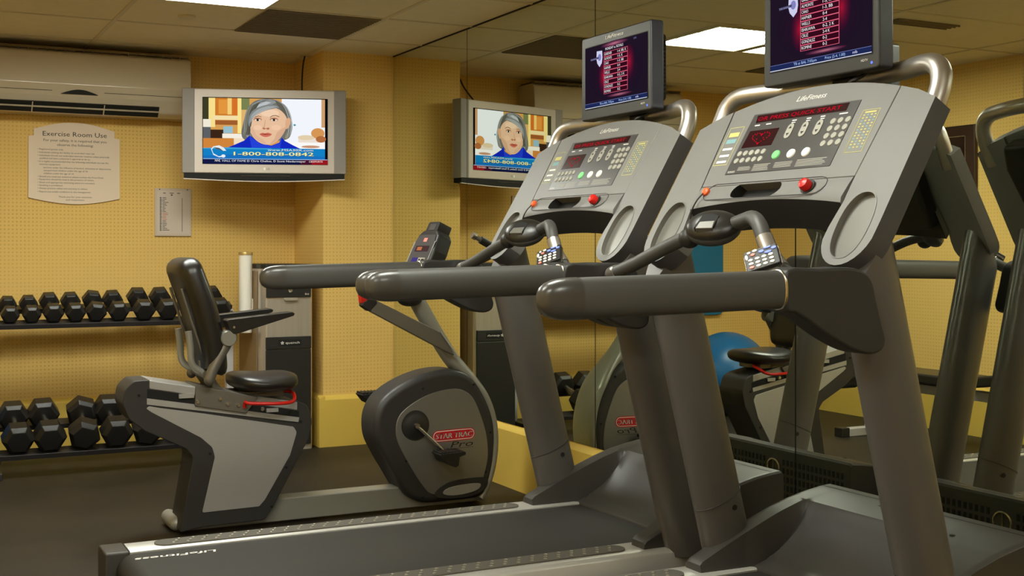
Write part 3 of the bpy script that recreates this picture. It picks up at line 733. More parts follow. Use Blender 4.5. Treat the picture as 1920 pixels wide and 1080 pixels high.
# uprights
AX = lambda z: 2.053 - (z-.915)*.2545
DIR = Vector((-.2545, 0, 1))
for s_ in (1, -1):
    rings = []; el = circle(36, .0826, .046)
    for z in (.215, .5, .8, 1.0):
        rings.append([(AX(z)+a, s_*.367+c, z) for a, c in el])
    top = []
    for a, c in el:
        p = Vector((AX(1.0)+a, 0, 1.0)); t = (-.035 - (p-P0).dot(NN)) / DIR.dot(NN); p = p + DIR*t; top.append((p.x, s_*.367+c, p.z))
    rings.append(top)
    b = MB(); b.loft(rings, M['upright']); uo = sub(b.build('upright', tm, smooth=50))
    # inner boot at the foot
    sm = []
    for k in range(25):
        t = PI*k/24; a = .083*math.cos(t); z = .43 + .03*(a/.083)
        sm.append((AX(z)+a, s_*.367 - s_*.0464*math.sin(t), z))
    b = MB(); b.tube(sm, .0013, M['gusset'], 6); b.build('boot_seam', uo)
    b = MB(); b.lathe([(.0005, .001), (.008, .001), (.008, 0), (.0005, 0)], M['vent'], 14, lambda a, c, h: (2.204+a, s_*(.367-.0455-h*1.6), .409+c)); b.build('bolt_hole', uo)
    # handrail, ring and gusset
    yr = s_*.433; RZ = lambda x: 1.0545 + (x-1.2)*.02
    b = MB(); se = superell(28, .031, .0405, 2.6)
    b.sweep([(x, yr, RZ(x)) for x in (1.195, 1.4, 1.685)], se, M['rail'], up=(0, 0, 1)); hr = sub(b.build('handrail', tm, smooth=60))
    b = MB(); pts = [(1.111, .05), (1.113, .35), (1.119, .6), (1.130, .8), (1.146, .93), (1.163, .99), (1.18, 1.012), (1.196, 1.012)]
    b.sweep([(x, yr, RZ(x)) for x, k in pts], se, M['railcap'], up=(0, 0, 1), scale=[k for _, k in pts]); b.build('end_cap', hr, smooth=60)
    b = MB(); b.sweep([(x, yr, RZ(x)) for x in (1.683, 1.6845, 1.688, 1.6895)], se, M['chrome'], up=(0, 0, 1), scale=[1.0, 1.06, 1.06, 1.0]); b.build('ring', hr, smooth=60)
    gp = cr([(1.688, 1.104), (1.78, 1.108), (1.86, 1.110), (1.905, 1.100), (1.928, 1.078), (1.942, 1.03), (1.958, .98), (1.966, .952), (1.955, .930), (1.925, .922), (1.88, .930), (1.834, .949), (1.79, .972), (1.746, .998), (1.71, 1.016), (1.688, 1.024)], 3, True)
    b = MB(); b.prism(gp, s_*.463, s_*.398, M['gusset'], XZ); sub(b.build('gusset', tm, bevel=.022, seg=4, smooth=50))
# console body
cs = None
b = MB()
arch = lambda y: .235 - .043*(abs(y)/.298)**2.0
cp = [(.298-.022*0, -.0)]
cp = [(-.281, -.062), (.281, -.062)] + [(.298 - .596*k/20, arch(.298 - .596*k/20)) for k in range(21)]
b.prism(cp, -.05, 0, M['console'], CON); cs = sub(b.build('console', tm, bevel=.003, smooth=30))
b = MB(); b.prism([(-.27, -.12), (.27, -.12), (.29, .10), (.27, .185), (-.27, .185), (-.29, .10)], -.115, -.0505, M['black'], CON); b.build('back_cover', cs, bevel=.015)
# lower lip with grab slot
vs = []; fs = []; N_ = 24
for i in range(N_+1):
    y = -.279 + .558*i/N_; vb = -.117 - .020*(y/.279)**2
    for v, w in ((-.0635, 0), (-.085, .004), (vb+.012, .009), (vb, .004), (vb-.006, -.006), (vb-.038, -.075), (-.0635, -.075)): vs.append(CON(y, v, w))
for i in range(N_):
    for k in range(7): fs.append((i*7+k, i*7+(k+1) % 7, (i+1)*7+(k+1) % 7, (i+1)*7+k))
fs += [list(range(7)), [N_*7+k for k in range(7)][::-1]]
b = MB(); b.add(vs, fs, M['console']); lip = b.build('lower_lip', cs, smooth=30); sub(lip)
for p_ in lip.data.polygons: pass
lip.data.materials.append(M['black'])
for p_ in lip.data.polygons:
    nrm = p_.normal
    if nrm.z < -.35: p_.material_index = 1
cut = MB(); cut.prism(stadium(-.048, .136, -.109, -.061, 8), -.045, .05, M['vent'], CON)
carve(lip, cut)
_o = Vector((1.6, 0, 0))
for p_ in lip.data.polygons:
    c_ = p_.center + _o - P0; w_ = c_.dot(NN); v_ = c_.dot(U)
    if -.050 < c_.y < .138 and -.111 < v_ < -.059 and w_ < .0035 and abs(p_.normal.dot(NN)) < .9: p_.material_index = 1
cut = MB(); cut.prism(stadium(-.047, .135, -.108, -.062, 8), -.0445, -.030, M['vent'], CON); cut.build('slot_bottom', cs)
b = MB(); vbw = lambda v: .004*min(1, max(0, (-.0635-v)/.0215)) + .005*max(0, (-.085-v)/.02)
b.tube([CON(y, v, vbw(v)+.0005) for y, v in stadium(-.205, .245, -.113, -.0565, 6)][0:7] + [CON(y, v, vbw(v)+.0005) for y, v in stadium(-.205, .245, -.113, -.0565, 6)][7:], .0012, M['side'], 6, closed=True); b.build('lip_groove', cs)
# stop knob and safety clip
b = MB(); kx = lambda y0, v0: (lambda a, c, h: CON(y0+a, v0+c, h))
b.lathe([(.001, .006), (.021, .006), (.021, .010), (.001, .010)], M['black'], 20, kx(-.151, -.089)); b.build('stop_base', cs)
b = MB(); b.lathe([(.001, .010), (.015, .010), (.016, .020), (.013, .028), (.006, .031), (.001, .0315)], M['red'], 20, kx(-.151, -.089)); b.build('stop_knob', cs)
b = MB(); b.lathe([(.001, .005), (.012, .005), (.012, .012), (.009, .015), (.001, .016)], M['orange'], 18, kx(.240, -.084)); b.build('safety_clip', cs)
b = MB(); b.tube([CON(.240, -.092, .014), CON(.246, -.115, .018), CON(.258, -.14, .012), CON(.266, -.165, .0)], .0022, M['black'], 6, smooth=4); b.build('safety_cord', cs)
# wings with cup wells
for s_ in (1, -1):
    wp = [(.3015, .190), (.36, .172), (.421, .143), (.421, -.19)] + [(.345 + .076*math.cos(t)*1.0, -.215 - .088*math.sin(t)) for t in [PI*k/14 for k in range(1, 14)]] + [(.272, -.20), (.282, -.137), (.2835, -.062)]
    b = MB(); b.prism([(s_*a, c) for a, c in wp], -.055, 0, M['console'], CON)
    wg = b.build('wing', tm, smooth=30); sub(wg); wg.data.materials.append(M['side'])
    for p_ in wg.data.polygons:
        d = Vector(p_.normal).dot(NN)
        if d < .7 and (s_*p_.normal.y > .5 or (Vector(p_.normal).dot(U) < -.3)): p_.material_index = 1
    CUPA = []; ux, uv = Vector((0.0, 1.0)), None
    # slanted oval well
    ov = []
    for a, c in superell(44, .049, .088, 2.35): ov.append((s_*.345 + a, -.196 + c))
    cut = MB(); cut.prism(ov, -.017, .03, M['liner'], CON); carve(wg, cut)
    b = MB(); inner = [((a - s_*.346)*.985 + s_*.346, (c+.196)*.985-.196) for a, c in ov]
    b.prism(inner, -.0165, -.014, M['liner'], CON)
    nn = len(ov); vs = [CON(a, c, -.014) for a, c in inner] + [CON(a, c, .0012) for a, c in inner] + [CON((a-s_*.346)*1.03+s_*.346, (c+.196)*1.02-.196, .0012) for a, c in ov] 
    b.add(vs, [(k, (k+1) % nn, (k+1) % nn+nn, k+nn) for k in range(nn)] + [(k+nn, (k+1) % nn+nn, (k+1) % nn+2*nn, k+2*nn) for k in range(nn)], M['liner']); b.build('cup_well', wg, smooth=40, recalc=False)
# display and print
b = MB(); b.prism([(.199, .168), (-.190, .165), (-.184, -.027), (.204, -.027)], 0, .0015, M['disp'], CON); dp = sub(b.build('display', tm))
b = MB(); b.prism([(.182, .163), (-.154, .161), (-.154, .137), (.176, .138)], .0015, .0022, M['ledbg'], CON); b.build('message_window', dp); b = MB(); b.prism([(.183, .112), (.068, .111), (.069, .057), (.187, .057)], .0015, .0022, M['ledbg'], CON); b.build('heart_window', dp)
b = MB(); b.text('OR PRESS QUICK START', M['led'], CT, size=.0125, at=(-.172, .1435), width=.305, lift=.0026)
for k in range(26):
    t = 2*PI*k/26; hx = 16*math.sin(t)**3; hv = 13*math.cos(t)-5*math.cos(2*t)-2*math.cos(3*t)-math.cos(4*t)
    b.flat(circle(6, .0022, .0022, (.127+hx*.0021, .086+hv*.00125)), .0026, M['led'], CON)
for dy, dv in ((.02, .01), (.0, .01), (-.012, -.002), (.012, -.004)): b.flat(circle(6, .002, .002, (.127+dy, .086+dv)), .0026, M['led'], CON)
b.build('led_lettering', dp, smooth=0, recalc=False)
for y in (.022, -.031, -.082):
    b = MB(); b.prism([(y+a, v) for a, v in stadium(-.0115, .0115, .072, .118, 6)], .0015, .004, M['btn'], CON); b.build('rocker_button', dp)
for y in (-.127, -.152, -.177):
    for v in (.108, .086, .064, .042):
        b = MB(); b.lathe([(.0005, .004), (.0085, .004), (.0095, .0015)], M['btn'], 12, kx(y, v)); b.build('number_button', dp)
for k in range(5):
    for v in (.038, .015):
        b = MB(); b.lathe([(.0005, .004), (.008, .004), (.009, .0015)], M['btn'], 12, kx(.181-.0235*k, v)); b.build('workout_button', dp)
for y in (-.025, -.078):
    b = MB(); b.lathe([(.0005, .0045), (.0125, .0045), (.014, .0015)], M['white'], 16, kx(y, .022)); b.build('round_button', dp)
b = MB(); b.lathe([(.0005, .0045), (.0125, .0045), (.014, .0015)], M['green'], 16, kx(.031, .023)); b.build('start_button', dp)
b = MB()
for y in (.022, -.031, -.082):
    for v in (.084, .106): b.flat([(y-.006, v-.004), (y+.006, v-.004), (y, v+.005)] if v > .1 else [(y-.006, v+.004), (y+.006, v+.004), (y, v-.005)], .0044, M['ink'], CON)
for y, w_ in ((.165, .02), (.12, .02), (.022, .016), (-.031, .016), (-.08, .016), (-.15, .028)):
    b.rect(y-w_/2, y+w_/2, .1275, .1310, .0018, M['white'], CON)
for y in (.022, -.031, -.082): b.rect(y-.007, y+.007, .121, .1235, .0018, M['white'], CON)
for y0, y1, n_, v0 in ((.16, .10, 3, -.006), (.10, .03, 5, -.002), (.02, -.05, 4, -.002), (-.06, -.165, 5, .000)):
    for k in range(n_): b.rect(y0, y1 + .015*random.random(), v0-.0045*k-.002, v0-.0045*k, .0018, M['btn'], CON)
b.text('FLEXDECK', M['white'], CT, size=.006, at=(-.195, -.0225), width=.028, lift=.0018)
b.build('lettering', dp, smooth=0, recalc=False)
b = MB()
def outline(y0, y1, v0, v1, m, wd_=.0016):
    for r_ in ((y0, y1, v1-wd_, v1), (y0, y1, v0, v0+wd_), (y0, y0-wd_, v0, v1), (y1+wd_, y1, v0, v1)): b.rect(*r_, .0008, m, CON)
outline(.277, .219, .007, .133, M['yprint'])
for v, m in ((.108, M['yprint']), (.086, M['bprint']), (.064, M['white']), (.042, M['white']), (.022, M['white'])):
    b.rect(.268, .228, v-.007, v+.007 if m is not M['white'] else v, .0007, m, CON)
b.build('workout_chart', cs, smooth=0, recalc=False); b = MB(); outline(-.212, -.268, .007, .131, M['yprint'])
for j in range(4):
    for k in range(12): b.rect(-.220-.012*j, -.226-.012*j, .020+k*.0085, .024+k*.0085, .0007, M['yprint'] if (j+k) % 3 else M['bprint'], CON)
b.rect(-.222, -.258, .121, .126, .0007, M['yprint'], CON)
b.build('speed_chart', cs, smooth=0, recalc=False); b = MB(); b.text('LifeFitness', M['white'], CT, size=.0165, at=(-.052, .192), width=.105, shear=.3, lift=.0008)
b.build('lettering', cs, smooth=0, recalc=False)
# monitor
XMn = 2.21
mo = MB(); mo.prism(fillet([(-.208, 1.594), (.208, 1.594), (.205, 1.884), (-.205, 1.884)], .012), XMn, XMn+.05, M['monitor'], YZ)
mn = mo.build('monitor', tm, bevel=.006, smooth=35); sub(mn); mn.data.materials.append(M['monside'])
for p_ in mn.data.polygons:
    if abs(p_.normal.y) > .8: p_.material_index = 1
b = MB(); b.prism(fillet([(-.17, 1.63), (.17, 1.63), (.17, 1.85), (-.17, 1.85)], .02), XMn+.0505, XMn+.085, M['black'], YZ)
for k in range(14): b.box(XMn+.056, XMn+.08, -.1735, -.17, 1.65+.013*k, 1.657+.013*k, M['vent'])
b.build('monitor_back', mn, bevel=.006)
SXF = lambda a, q, d: (XMn-.0012-d, -a, q)
L2 = [0.0]; b = MB()
def mp_(poly, c, k=1.0):
    L2[0] += .000012; b.flat(poly, L2[0], scr(*c, k), SXF)
b.rect(-.181, .189, 1.630, 1.848, -.0008, M['vent'], SXF)
mp_([(-.178, 1.634), (.186, 1.634), (.186, 1.845), (-.178, 1.845)], (30, 20, 36))
NG = 22
for k in range(NG):
    f = 1-k/NG; q_ = k/NG
    mp_([(.004 + .165*f*math.cos(t), 1.742 + .098*f*math.sin(t)) for t in [2*PI*j/28 for j in range(28)]], (int(30+34*q_**1.5), int(20-7*q_), int(36+4*q_)))
for cx, cy in ((-.066, 1.735), (.086, 1.765)):
    for k in range(16):
        f = 1-k/16; q_ = k/16; mp_([(cx + .030*f*math.cos(t), cy + .058*f*math.sin(t)) for t in [2*PI*j/20 for j in range(20)]], (int(50+120*q_**1.3), int(15+5*q_), int(38+12*q_)))
for k in range(12):
    f = 1-k/12; q_ = k/12
    mp_([(.0+.08*f*math.cos(t), 1.838 + .009*f*math.sin(t)) for t in [2*PI*j/18 for j in range(18)]], (int(60+140*q_), int(24+96*q_), int(50+90*q_)))
    mp_([(.03+.075*f*math.cos(t), 1.664 + .006*f*math.sin(t)) for t in [2*PI*j/18 for j in range(18)]], (int(60+130*q_), int(20+100*q_), int(46+90*q_)))
rows = [('GARDNER', '1-4, BB, K'), ('ALMONTE', '1-5, K'), ('CANO', '1-3, BB'), ('HAFNER', '0-4'), ('WELLS', '2-4'), ('ISHIKAWA', '0-2, 2 K'), ('CRUZ', '2-4 K'), ('GONZALEZ', '0-2'), ('ROMINE', '0-2')]
for i, (n1, n2) in enumerate(rows):
    z1 = 1.815 - i*.0158; z0 = z1 - .0135
    mp_([(-.062, z0-.001), (.078, z0-.001), (.078, z1+.001), (-.062, z1+.001)], (250, 110, 140)); mp_([(-.0605, z0), (.0765, z0), (.0765, z1), (-.0605, z1)], (52, 10, 26))
mp_([(-.178, 1.636), (.186, 1.636), (.186, 1.650), (-.178, 1.650)], (30, 40, 84)); mp_([(-.178, 1.6345), (.186, 1.6345), (.186, 1.6365), (-.178, 1.6365)], (220, 224, 240)); mp_([(-.178, 1.650), (.186, 1.650), (.186, 1.651), (-.178, 1.651)], (120, 130, 190))
sh = [(-.105, 1.826), (-.072, 1.824), (-.070, 1.80), (-.074, 1.782), (-.088, 1.770), (-.102, 1.784), (-.107, 1.80)]
mp_(sh, (206, 206, 236)); mp_(E(-.088, 1.803, .010, .012), (130, 130, 190)); mp_([(-.142, 1.797), (-.094, 1.799), (-.094, 1.806), (-.142, 1.804)], (70, 66, 100))
b.build('screen', mn, smooth=0, recalc=False)
b = MB()
def mt(s_, x0, z, cap, c=(250, 244, 248), w=None): b.text(s_, scr(*c), SXF, size=cap, at=(x0, z), width=w, lift=.0030)
for i, (n1, n2) in enumerate(rows):
    z = 1.815 - i*.0158 - .0108; mt(n1, -.055, z, .0085, w=.0065*len(n1)*.95); mt(n2, .022, z, .0085, w=.005*len(n2))
mt('MONDAY vs. ROYALS', -.05, 1.821, .009, w=.105); mt('THIS INNING', -.141, 1.798, .005, (150, 150, 190)); mt('TB at BAL 7:05pm', -.085, 1.640, .0075, (170, 200, 250), .085); mt('Price (2-4, 1.00)', .03, 1.640, .0075, (170, 200, 250), .07); mt('mlb', .125, 1.640, .0075, (220, 220, 250), .016); mt('LIVE', .115, 1.833, .006, (130, 130, 180))
b.build('screen_lettering', mn, smooth=0, recalc=False)
b = MB(); b.text('LifeFitness', M['white'], SXF, size=.0125, at=(-.055, 1.859), width=.105, shear=.25); b.text('HDTV', M['white'], SXF, size=.006, at=(.150, 1.616), width=.022); b.build('monitor_logo', mn, smooth=0, recalc=False)
b = MB(); b.lathe([(.0004, .0006), (.0035, .0005), (.0035, 0)], M['blueled'], 10, lambda a, c, h: (XMn-h-.0002, -.184+a, 1.610+c)); b.build('power_light', mn)
# bent tube carrying the monitor
half = [(2.168, .385, 1.43), (2.192, .388, 1.475), (2.214, .388, 1.525), (2.226, .378, 1.562), (2.238, .350, 1.585), (2.256, .30, 1.592), (2.30, .20, 1.594), (2.325, .08, 1.595)]
path = [(x, -y, z) for x, y, z in half] + [(2.328, 0, 1.595)] + half[::-1]
b = MB(); b.tube(path, .0245, M['tube'], 18, smooth=4); sub(b.build('monitor_tube', tm, smooth=60))
b = MB(); b.box(2.295, 2.352, -.05, .05, 1.60, 1.74, M['black']); b.box(2.29, 2.33, -.035, .035, 1.50, 1.60, M['black']); sub(b.build('monitor_bracket', tm, bevel=.006))
b = MB(); b.tube([(2.30, -.10, 1.62), (2.25, -.115, 1.588), (2.22, -.10, 1.572), (2.24, -.09, 1.55)], .004, M['black'], 6, smooth=4); sub(b.build('monitor_cable', tm))
# heart-rate bar, sensor pod and channel keypad
bar = [(1.83, .405, 1.075), (1.832, .36, 1.087), (1.84, .28, 1.112), (1.848, .19, 1.145), (1.858, .09, 1.178), (1.868, 0, 1.195), (1.880, -.06, 1.208), (1.876, -.11, 1.218), (1.862, -.155, 1.222), (1.846, -.195, 1.206), (1.836, -.225, 1.172), (1.834, -.25, 1.135), (1.832, -.29, 1.10), (1.83, -.35, 1.075), (1.83, -.405, 1.06)]
b = MB(); b.tube(bar, .0185, M['rail'], 16, smooth=4); sb = sub(b.build('sensor_bar', tm, smooth=60))
b = MB(); b.tube([(1.8365, -.222, 1.177), (1.834, -.25, 1.135), (1.832, -.285, 1.104)], .0202, M['tube'], 16, smooth=4); b.build('bar_sleeve', sb); b = MB(); b.tube([(1.8305, .392, 1.0785), (1.832, .362, 1.0865)], .0205, M['tube'], 16); b.build('bar_collar', sb)
pn_ = Vector((-.55, -.45, .70)).normalized(); pe = Vector((.70, -.71, .0)); pe = (pe - pn_*pe.dot(pn_)).normalized(); pf_ = pn_.cross(pe)
Rp = Matrix((pe, pf_, pn_)).transposed()
pc = Vector((1.852, -.022, 1.198))
b = MB(); b.sphere(pc, (.068, .052, .032), M['rail'], 32, 14, Rp); pd = sub(b.build('sensor_pod', tm, smooth=60))
b = MB(); rings = []
for i in range(7):
    t = PI/2*i/6; q = max(math.cos(t), .02)
    rings.append([tuple(pc + Rp @ Vector((.067*q*math.cos(2*PI*j/32), .050*q*math.sin(2*PI*j/32), .008 + .030*math.sin(t)))) for j in range(32)])
b.loft(rings, M['leather']); b.build('pod_cover', pd, smooth=60)
b = MB(); b.prism([(-.040, -.030), (.008, -.032), (.020, .006), (.004, .016), (-.022, .012)], .018, .0385, M['vent'], lambda a, c, h: tuple(pc + Rp @ Vector((a, c, h))))
b.prism([(-.036, -.0345), (.006, -.0365), (.011, -.010), (-.026, -.011)], .018, .0392, M['liner'], lambda a, c, h: tuple(pc + Rp @ Vector((a, c, h)))); b.build('touch_plate', pd, bevel=.002)
b = MB(); b.sphere(pc + Vector((-.03, .055, -.022)), (.026, .03, .026), M['black'], 16, 10); b.build('pod_clamp', pd)
rv = Vector((.05, -.05, .024)).normalized(); dv = Vector((-.03, -.074, -.043)); dv = (dv - rv*dv.dot(rv)).normalized(); nv = dv.cross(rv).normalized()
nv = -nv if nv.z < 0 else nv
kc = Vector((1.795, -.262, 1.131))
def KP(a, c, h): return tuple(kc + rv*a - dv*c + nv*h)
b = MB(); b.prism(fillet([(-.039, -.040), (.039, -.040), (.039, .040), (-.039, .040)], .008), -.014, 0, M['black'], KP); kp = sub(b.build('channel_keypad', tm, bevel=.003))
b = MB(); b.prism(fillet([(-.0405, -.0415), (.0405, -.0415), (.0405, .0415), (-.0405, .0415)], .008), -.016, -.0095, M['chrome'], KP); b.build('keypad_rim', kp)
def key(a, c, ra, rb, m):
    b = MB(); b.prism(circle(12, ra, rb, (a, c)), 0, .002, M[m], KP); b.build('key', kp, smooth=50)
for i in range(4):
    for j in range(3): key(-.0255+i*.0155, -.030+j*.0145, .0055, .0045, 'pink' if (i, j) == (0, 0) else 'white')
for a, c, ra, rb, m in ((-.018, .018, .0055, .0045, 'pink'), (.002, .021, .006, .005, 'blue'), (.031, .021, .006, .005, 'blue'), (.0165, .0305, .0085, .0045, 'blue'), (.0165, .0115, .0085, .0045, 'blue'),
                        (-.012, .031, .0055, .0045, 'white'), (-.026, .029, .004, .004, 'white'), (-.033, .013, .0035, .010, 'white')): key(a, c, ra, rb, m)

t2 = copy_tree(tm); t2.location = (1.606, YC+.944, 0)
t2['label'] = 'grey treadmill with its whole monitor showing, beside the recumbent bike'

# ------------------------------------------------------------------ recumbent bike
bk = world_root(thing('recumbent_bike', 'grey recumbent exercise bike with black seat and red-badged pedal housing', 'exercise bike', (1.75, 4.71, 0)))
YN, YF = 4.62, 4.80; YM = 4.71
def wsub(o): _off[o.name] = Vector(bk.location); return o
so = fillet([(1.068, .02), (1.108, .25), (1.118, .318), (1.09, .352), (.93, .432), (.865, .485), (.842, .545), (.85, .60), (.885, .632), (.939, .633), (1.56, .515), (1.60, .497), (1.622, .43), (1.605, .356), (1.45, .082), (1.415, .036), (1.16, .032)],
            [.006, .0, .03, .03, .05, .05, .05, .05, .03, .01, .01, .04, .06, .03, .03, .02, .02], 4)
b = MB(); b.prism(so, YN, YF, M['shell'], XZ); sb_ = wsub(b.build('seat_base', bk, bevel=.024, seg=4, smooth=40))
# rail groove along the top of the base
def sl(x): return .633 - (x-.939)*.1965
b = MB(); b.prism([(.945, sl(.945)+.002), (1.556, sl(1.556)+.002), (1.556, sl(1.556)-.035), (.945, sl(.945)-.035)], YN-.004, YF+.004, M['panel'], XZ); wsub(b.build('seat_rail', bk, bevel=.006))
b = MB(); b.prism([(.937, sl(.937)-.036), (1.562, sl(1.562)-.036), (1.562, sl(1.562)-.072), (.937, sl(.937)-.072)], YN-.0025, YN+.02, M['vent'], XZ)
b.prism([(.935, sl(.935)-.072), (1.562, sl(1.562)-.062), (1.558, sl(1.558)-.082), (.935, sl(.935)-.096)], YN-.006, YN+.02, M['panel'], XZ); wsub(b.build('rail_groove', bk))
pn = fillet([(.932, .522), (.952, .506), (1.150, .392), (1.196, .350), (1.207, .310), (1.155, .091), (1.391, .094), (1.415, .118), (1.524, .295), (1.553, .388), (1.538, .411), (1.413, .437), (1.162, .488), (.989, .520), (.945, .530)],
            [.008, .0, .02, .03, .03, .008, .01, .02, .02, .02, .01, 0, 0, 0, .008], 4)
b = MB(); b.prism(pn, YN-.003, YN+.01, M['panel'], XZ); wsub(b.build('side_panel', bk, bevel=.0015))
for x, z in ((.905, .574), (1.187, .325), (1.57, .43), (1.507, .245), (1.445, .088)):
    b = MB(); b.lathe([(.0005, -.003), (.0055, -.003), (.006, .004)], M['vent'], 10, lambda a, c, h, x=x, z=z: (x+a, YN-.0005+h, z+c)); b.build('screw', sb_)
b = MB(); b.prism([(1.127, .606), (1.122, .522), (1.333, .480), (1.384, .545)], YN-.018, YN+.17, M['bikegrey'], XZ); cg = wsub(b.build('seat_carriage', bk, bevel=.004))
for x, z in ((1.135, .538), (1.225, .545), (1.255, .522), (1.40, .495), (1.30, .516)):
    b = MB(); b.lathe([(.0005, -.006), (.007, -.006), (.009, -.002), (.009, 0)], M['chrome'], 12, lambda a, c, h, x=x, z=z: (x+a, YN-.018+h, z+c)); b.build('bolt', cg)
MB().box(1.06, 1.12, YN-.012, YN-.002, .555, .572, M['panel']).build('stop_plate', sb_)
MB().box(1.42, 1.47, YN-.012, YN-.002, .478, .494, M['panel']).build('stop_plate', sb_)
# seat frame tubes, backrest, arms, pan, lever
b = MB()
for y in (4.645, 4.775):
    b.tube([(1.43, y, .548), (1.35, y, .545), (1.27, y, .551), (1.225, y, .575), (1.197, y, .615), (1.172, y, .655), (1.165, y, .70)], .0195, M['bikegrey'], 12, smooth=4)
b.tube([(1.168, 4.60, .645), (1.168, 4.82, .645)], .016, M['bikegrey'], 12)
fr_ = wsub(b.build('seat_frame', bk, smooth=60))
for y, nm in ((4.565, 'n'), (4.855, 'f')):
    b = MB(); b.tube([(1.17, y, .628), (1.185, y, .668), (1.215, y, .725), (1.25, y, .785), (1.262, y, .808)], .022, M['bikegrey'], 12, smooth=4, round_=True)
    wsub(b.build('arm_support', bk, smooth=60))
    b = MB(); b.lathe([(.001, -.03), (.029, -.03), (.032, -.026), (.032, .026), (.029, .03), (.001, .03)], M['spine'], 20, lambda a, c, h, y=y: (1.243+a, y+h, .792+c)); wsub(b.build('arm_hub', bk))
    ap_ = fillet([(1.232, .862), (1.238, .868), (1.505, .892), (1.518, .886), (1.512, .876), (1.285, .812), (1.262, .808), (1.245, .825)], [.004, .006, .006, .006, .006, .012, .012, .01])
    b = MB(); b.prism(ap_, y-.032, y+.032, M['leather'], XZ); ar = wsub(b.build('armrest', bk, bevel=.010, seg=3))
    b = MB(); b.lathe([(.0005, -.003), (.005, -.003), (.006, .002)], M['chrome'], 10, lambda a, c, h, y=y: (1.262+a, y-.032+h, .837+c)); b.build('bolt', ar)
for y in (4.62, 4.80):
    b = MB(); b.tube([(1.168, y, .648), (1.13, y, .67), (1.112, y, .70), (1.108, y, .76), (1.10, y, .82)], .014, M['spine'], 12, smooth=4); wsub(b.build('back_support', bk, smooth=60))
def pad(centre, half, du, thick, m, n=30, e=3.2, waist=0):
    """upholstered slab: rows of superellipse rings along a centre line"""
    rings = []
    N2 = len(centre)
    for i, (x, z) in enumerate(centre):
        a = centre[max(0, i-1)]; c = centre[min(N2-1, i+1)]; t = Vector((c[0]-a[0], 0, c[1]-a[1])).normalized(); nn_ = Vector((-t.z, 0, t.x))
        rings.append([tuple(Vector((x, YM, z)) + nn_*q*thick[i] + Vector((0, 1, 0))*p*half[i]) for p, q in superell(n, 1, 1, e)])
    return rings
cl = cr([(1.088, 1.108), (1.102, 1.07), (1.128, 1.00), (1.156, .92), (1.184, .82), (1.200, .73), (1.206, .67), (1.200, .652)], 3)
nC = len(cl); hw = [.175*(1-.0) for _ in cl]; th = [.054]*nC
for i in range(4): k = [.35, .75, .93, 1][i]; hw[i] *= .70+.3*k*(.6+.4*i/3); th[i] *= k; hw[-1-i] *= .8+.2*k; th[-1-i] *= k
for i in range(nC): hw[i] *= .86 + .14*math.sin(PI*min(1, i/(nC-1)*1.15))
b = MB(); b.loft(pad(cl, hw, 0, th, M['leather']), M['leather']); br_ = wsub(b.build('backrest', bk, smooth=60))
for y in (YM-.10, YM+.10):
    b = MB(); b.tube([(1.070, y, .99), (1.108, y, .87), (1.158, y, .72)], .006, M['bikegrey'], 10, smooth=4); b.build('back_frame', br_)
b = MB()
vs = []; nu, nvv = 28, 12; rings = []
for i in range(nvv+1):
    t = PI*i/nvv; q = max(math.sin(t), .01)**.6; hgt = -math.copysign(abs(math.cos(t))**.8, math.cos(t))
    ring = []
    for j in range(nu):
        p = 2*PI*j/nu; c_, s__ = math.cos(p), math.sin(p)
        X = .140*q*math.copysign(abs(c_)**.8, c_); Y = .19*q*math.copysign(abs(s__)**.75, s__)*(1 - .12*(c_+1)/2)
        zz = .042*hgt + (.020*(X/.14)**2 - .012 if hgt > 0 else 0) - .02*X
        ring.append((1.43+X, YM+Y, .602+zz))
    rings.append(ring)
b.loft(rings, M['leather']); wsub(b.build('seat', bk, smooth=70))
b = MB(); b.box(1.34, 1.50, YM-.08, YM+.08, .540, .564, M['bikegrey']); wsub(b.build('seat_plate', bk, bevel=.003))
b = MB(); b.tube([(1.325, YN-.02, .505), (1.325, YN-.03, .528), (1.34, YN-.055, .525), (1.45, YN-.075, .521), (1.515, YN-.06, .524), (1.535, YN-.02, .545), (1.525, YN+.03, .556), (1.44, YN+.05, .557)], .0075, M['red'], 10, smooth=5); wsub(b.build('adjust_lever', bk, props=dict(label='red seat lever'), smooth=60))
# floor beam and feet
MBb = MB(); MBb.box(1.10, 2.46, 4.665, 4.755, .012, .108, M['spine']); wsub(MBb.build('floor_beam', bk, bevel=.006))
for x in (1.075, 2.44):
    b = MB(); b.tube([(x, 4.72, .034), (x, 4.865, .034)], .030, M['spine'], 16, round_=True); wsub(b.build('foot_bar', bk, smooth=60))
# pedal housing
hp = cr([(2.30, .612), (2.20, .612), (2.10, .588), (2.01, .548), (1.945, .500), (1.912, .445), (1.903, .385), (1.912, .322), (1.945, .255), (1.995, .172), (2.05, .085), (2.10, .050), (2.16, .033), (2.30, .032), (2.42, .038), (2.452, .075), (2.478, .15), (2.492, .25), (2.492, .35), (2.470, .430), (2.425, .515), (2.37, .580)], 4, True)
b = MB(); b.prism(hp, YN, YF, M['shell'], XZ); hs = wsub(b.build('pedal_housing', bk, bevel=.040, seg=5, smooth=45))
hpn = cr([(2.290, .530), (2.215, .525), (2.131, .502), (2.05, .458), (2.010, .415), (2.0, .355), (2.018, .293), (2.074, .195), (2.135, .105), (2.174, .074), (2.25, .068), (2.34, .075), (2.413, .10), (2.445, .189), (2.450, .255), (2.438, .335), (2.408, .420), (2.375, .485), (2.335, .517)], 4, True)
b = MB(); b.prism(hpn, YN-.004, YN+.012, M['hpanel'], XZ); b.build('housing_panel', hs, bevel=.003, smooth=45)
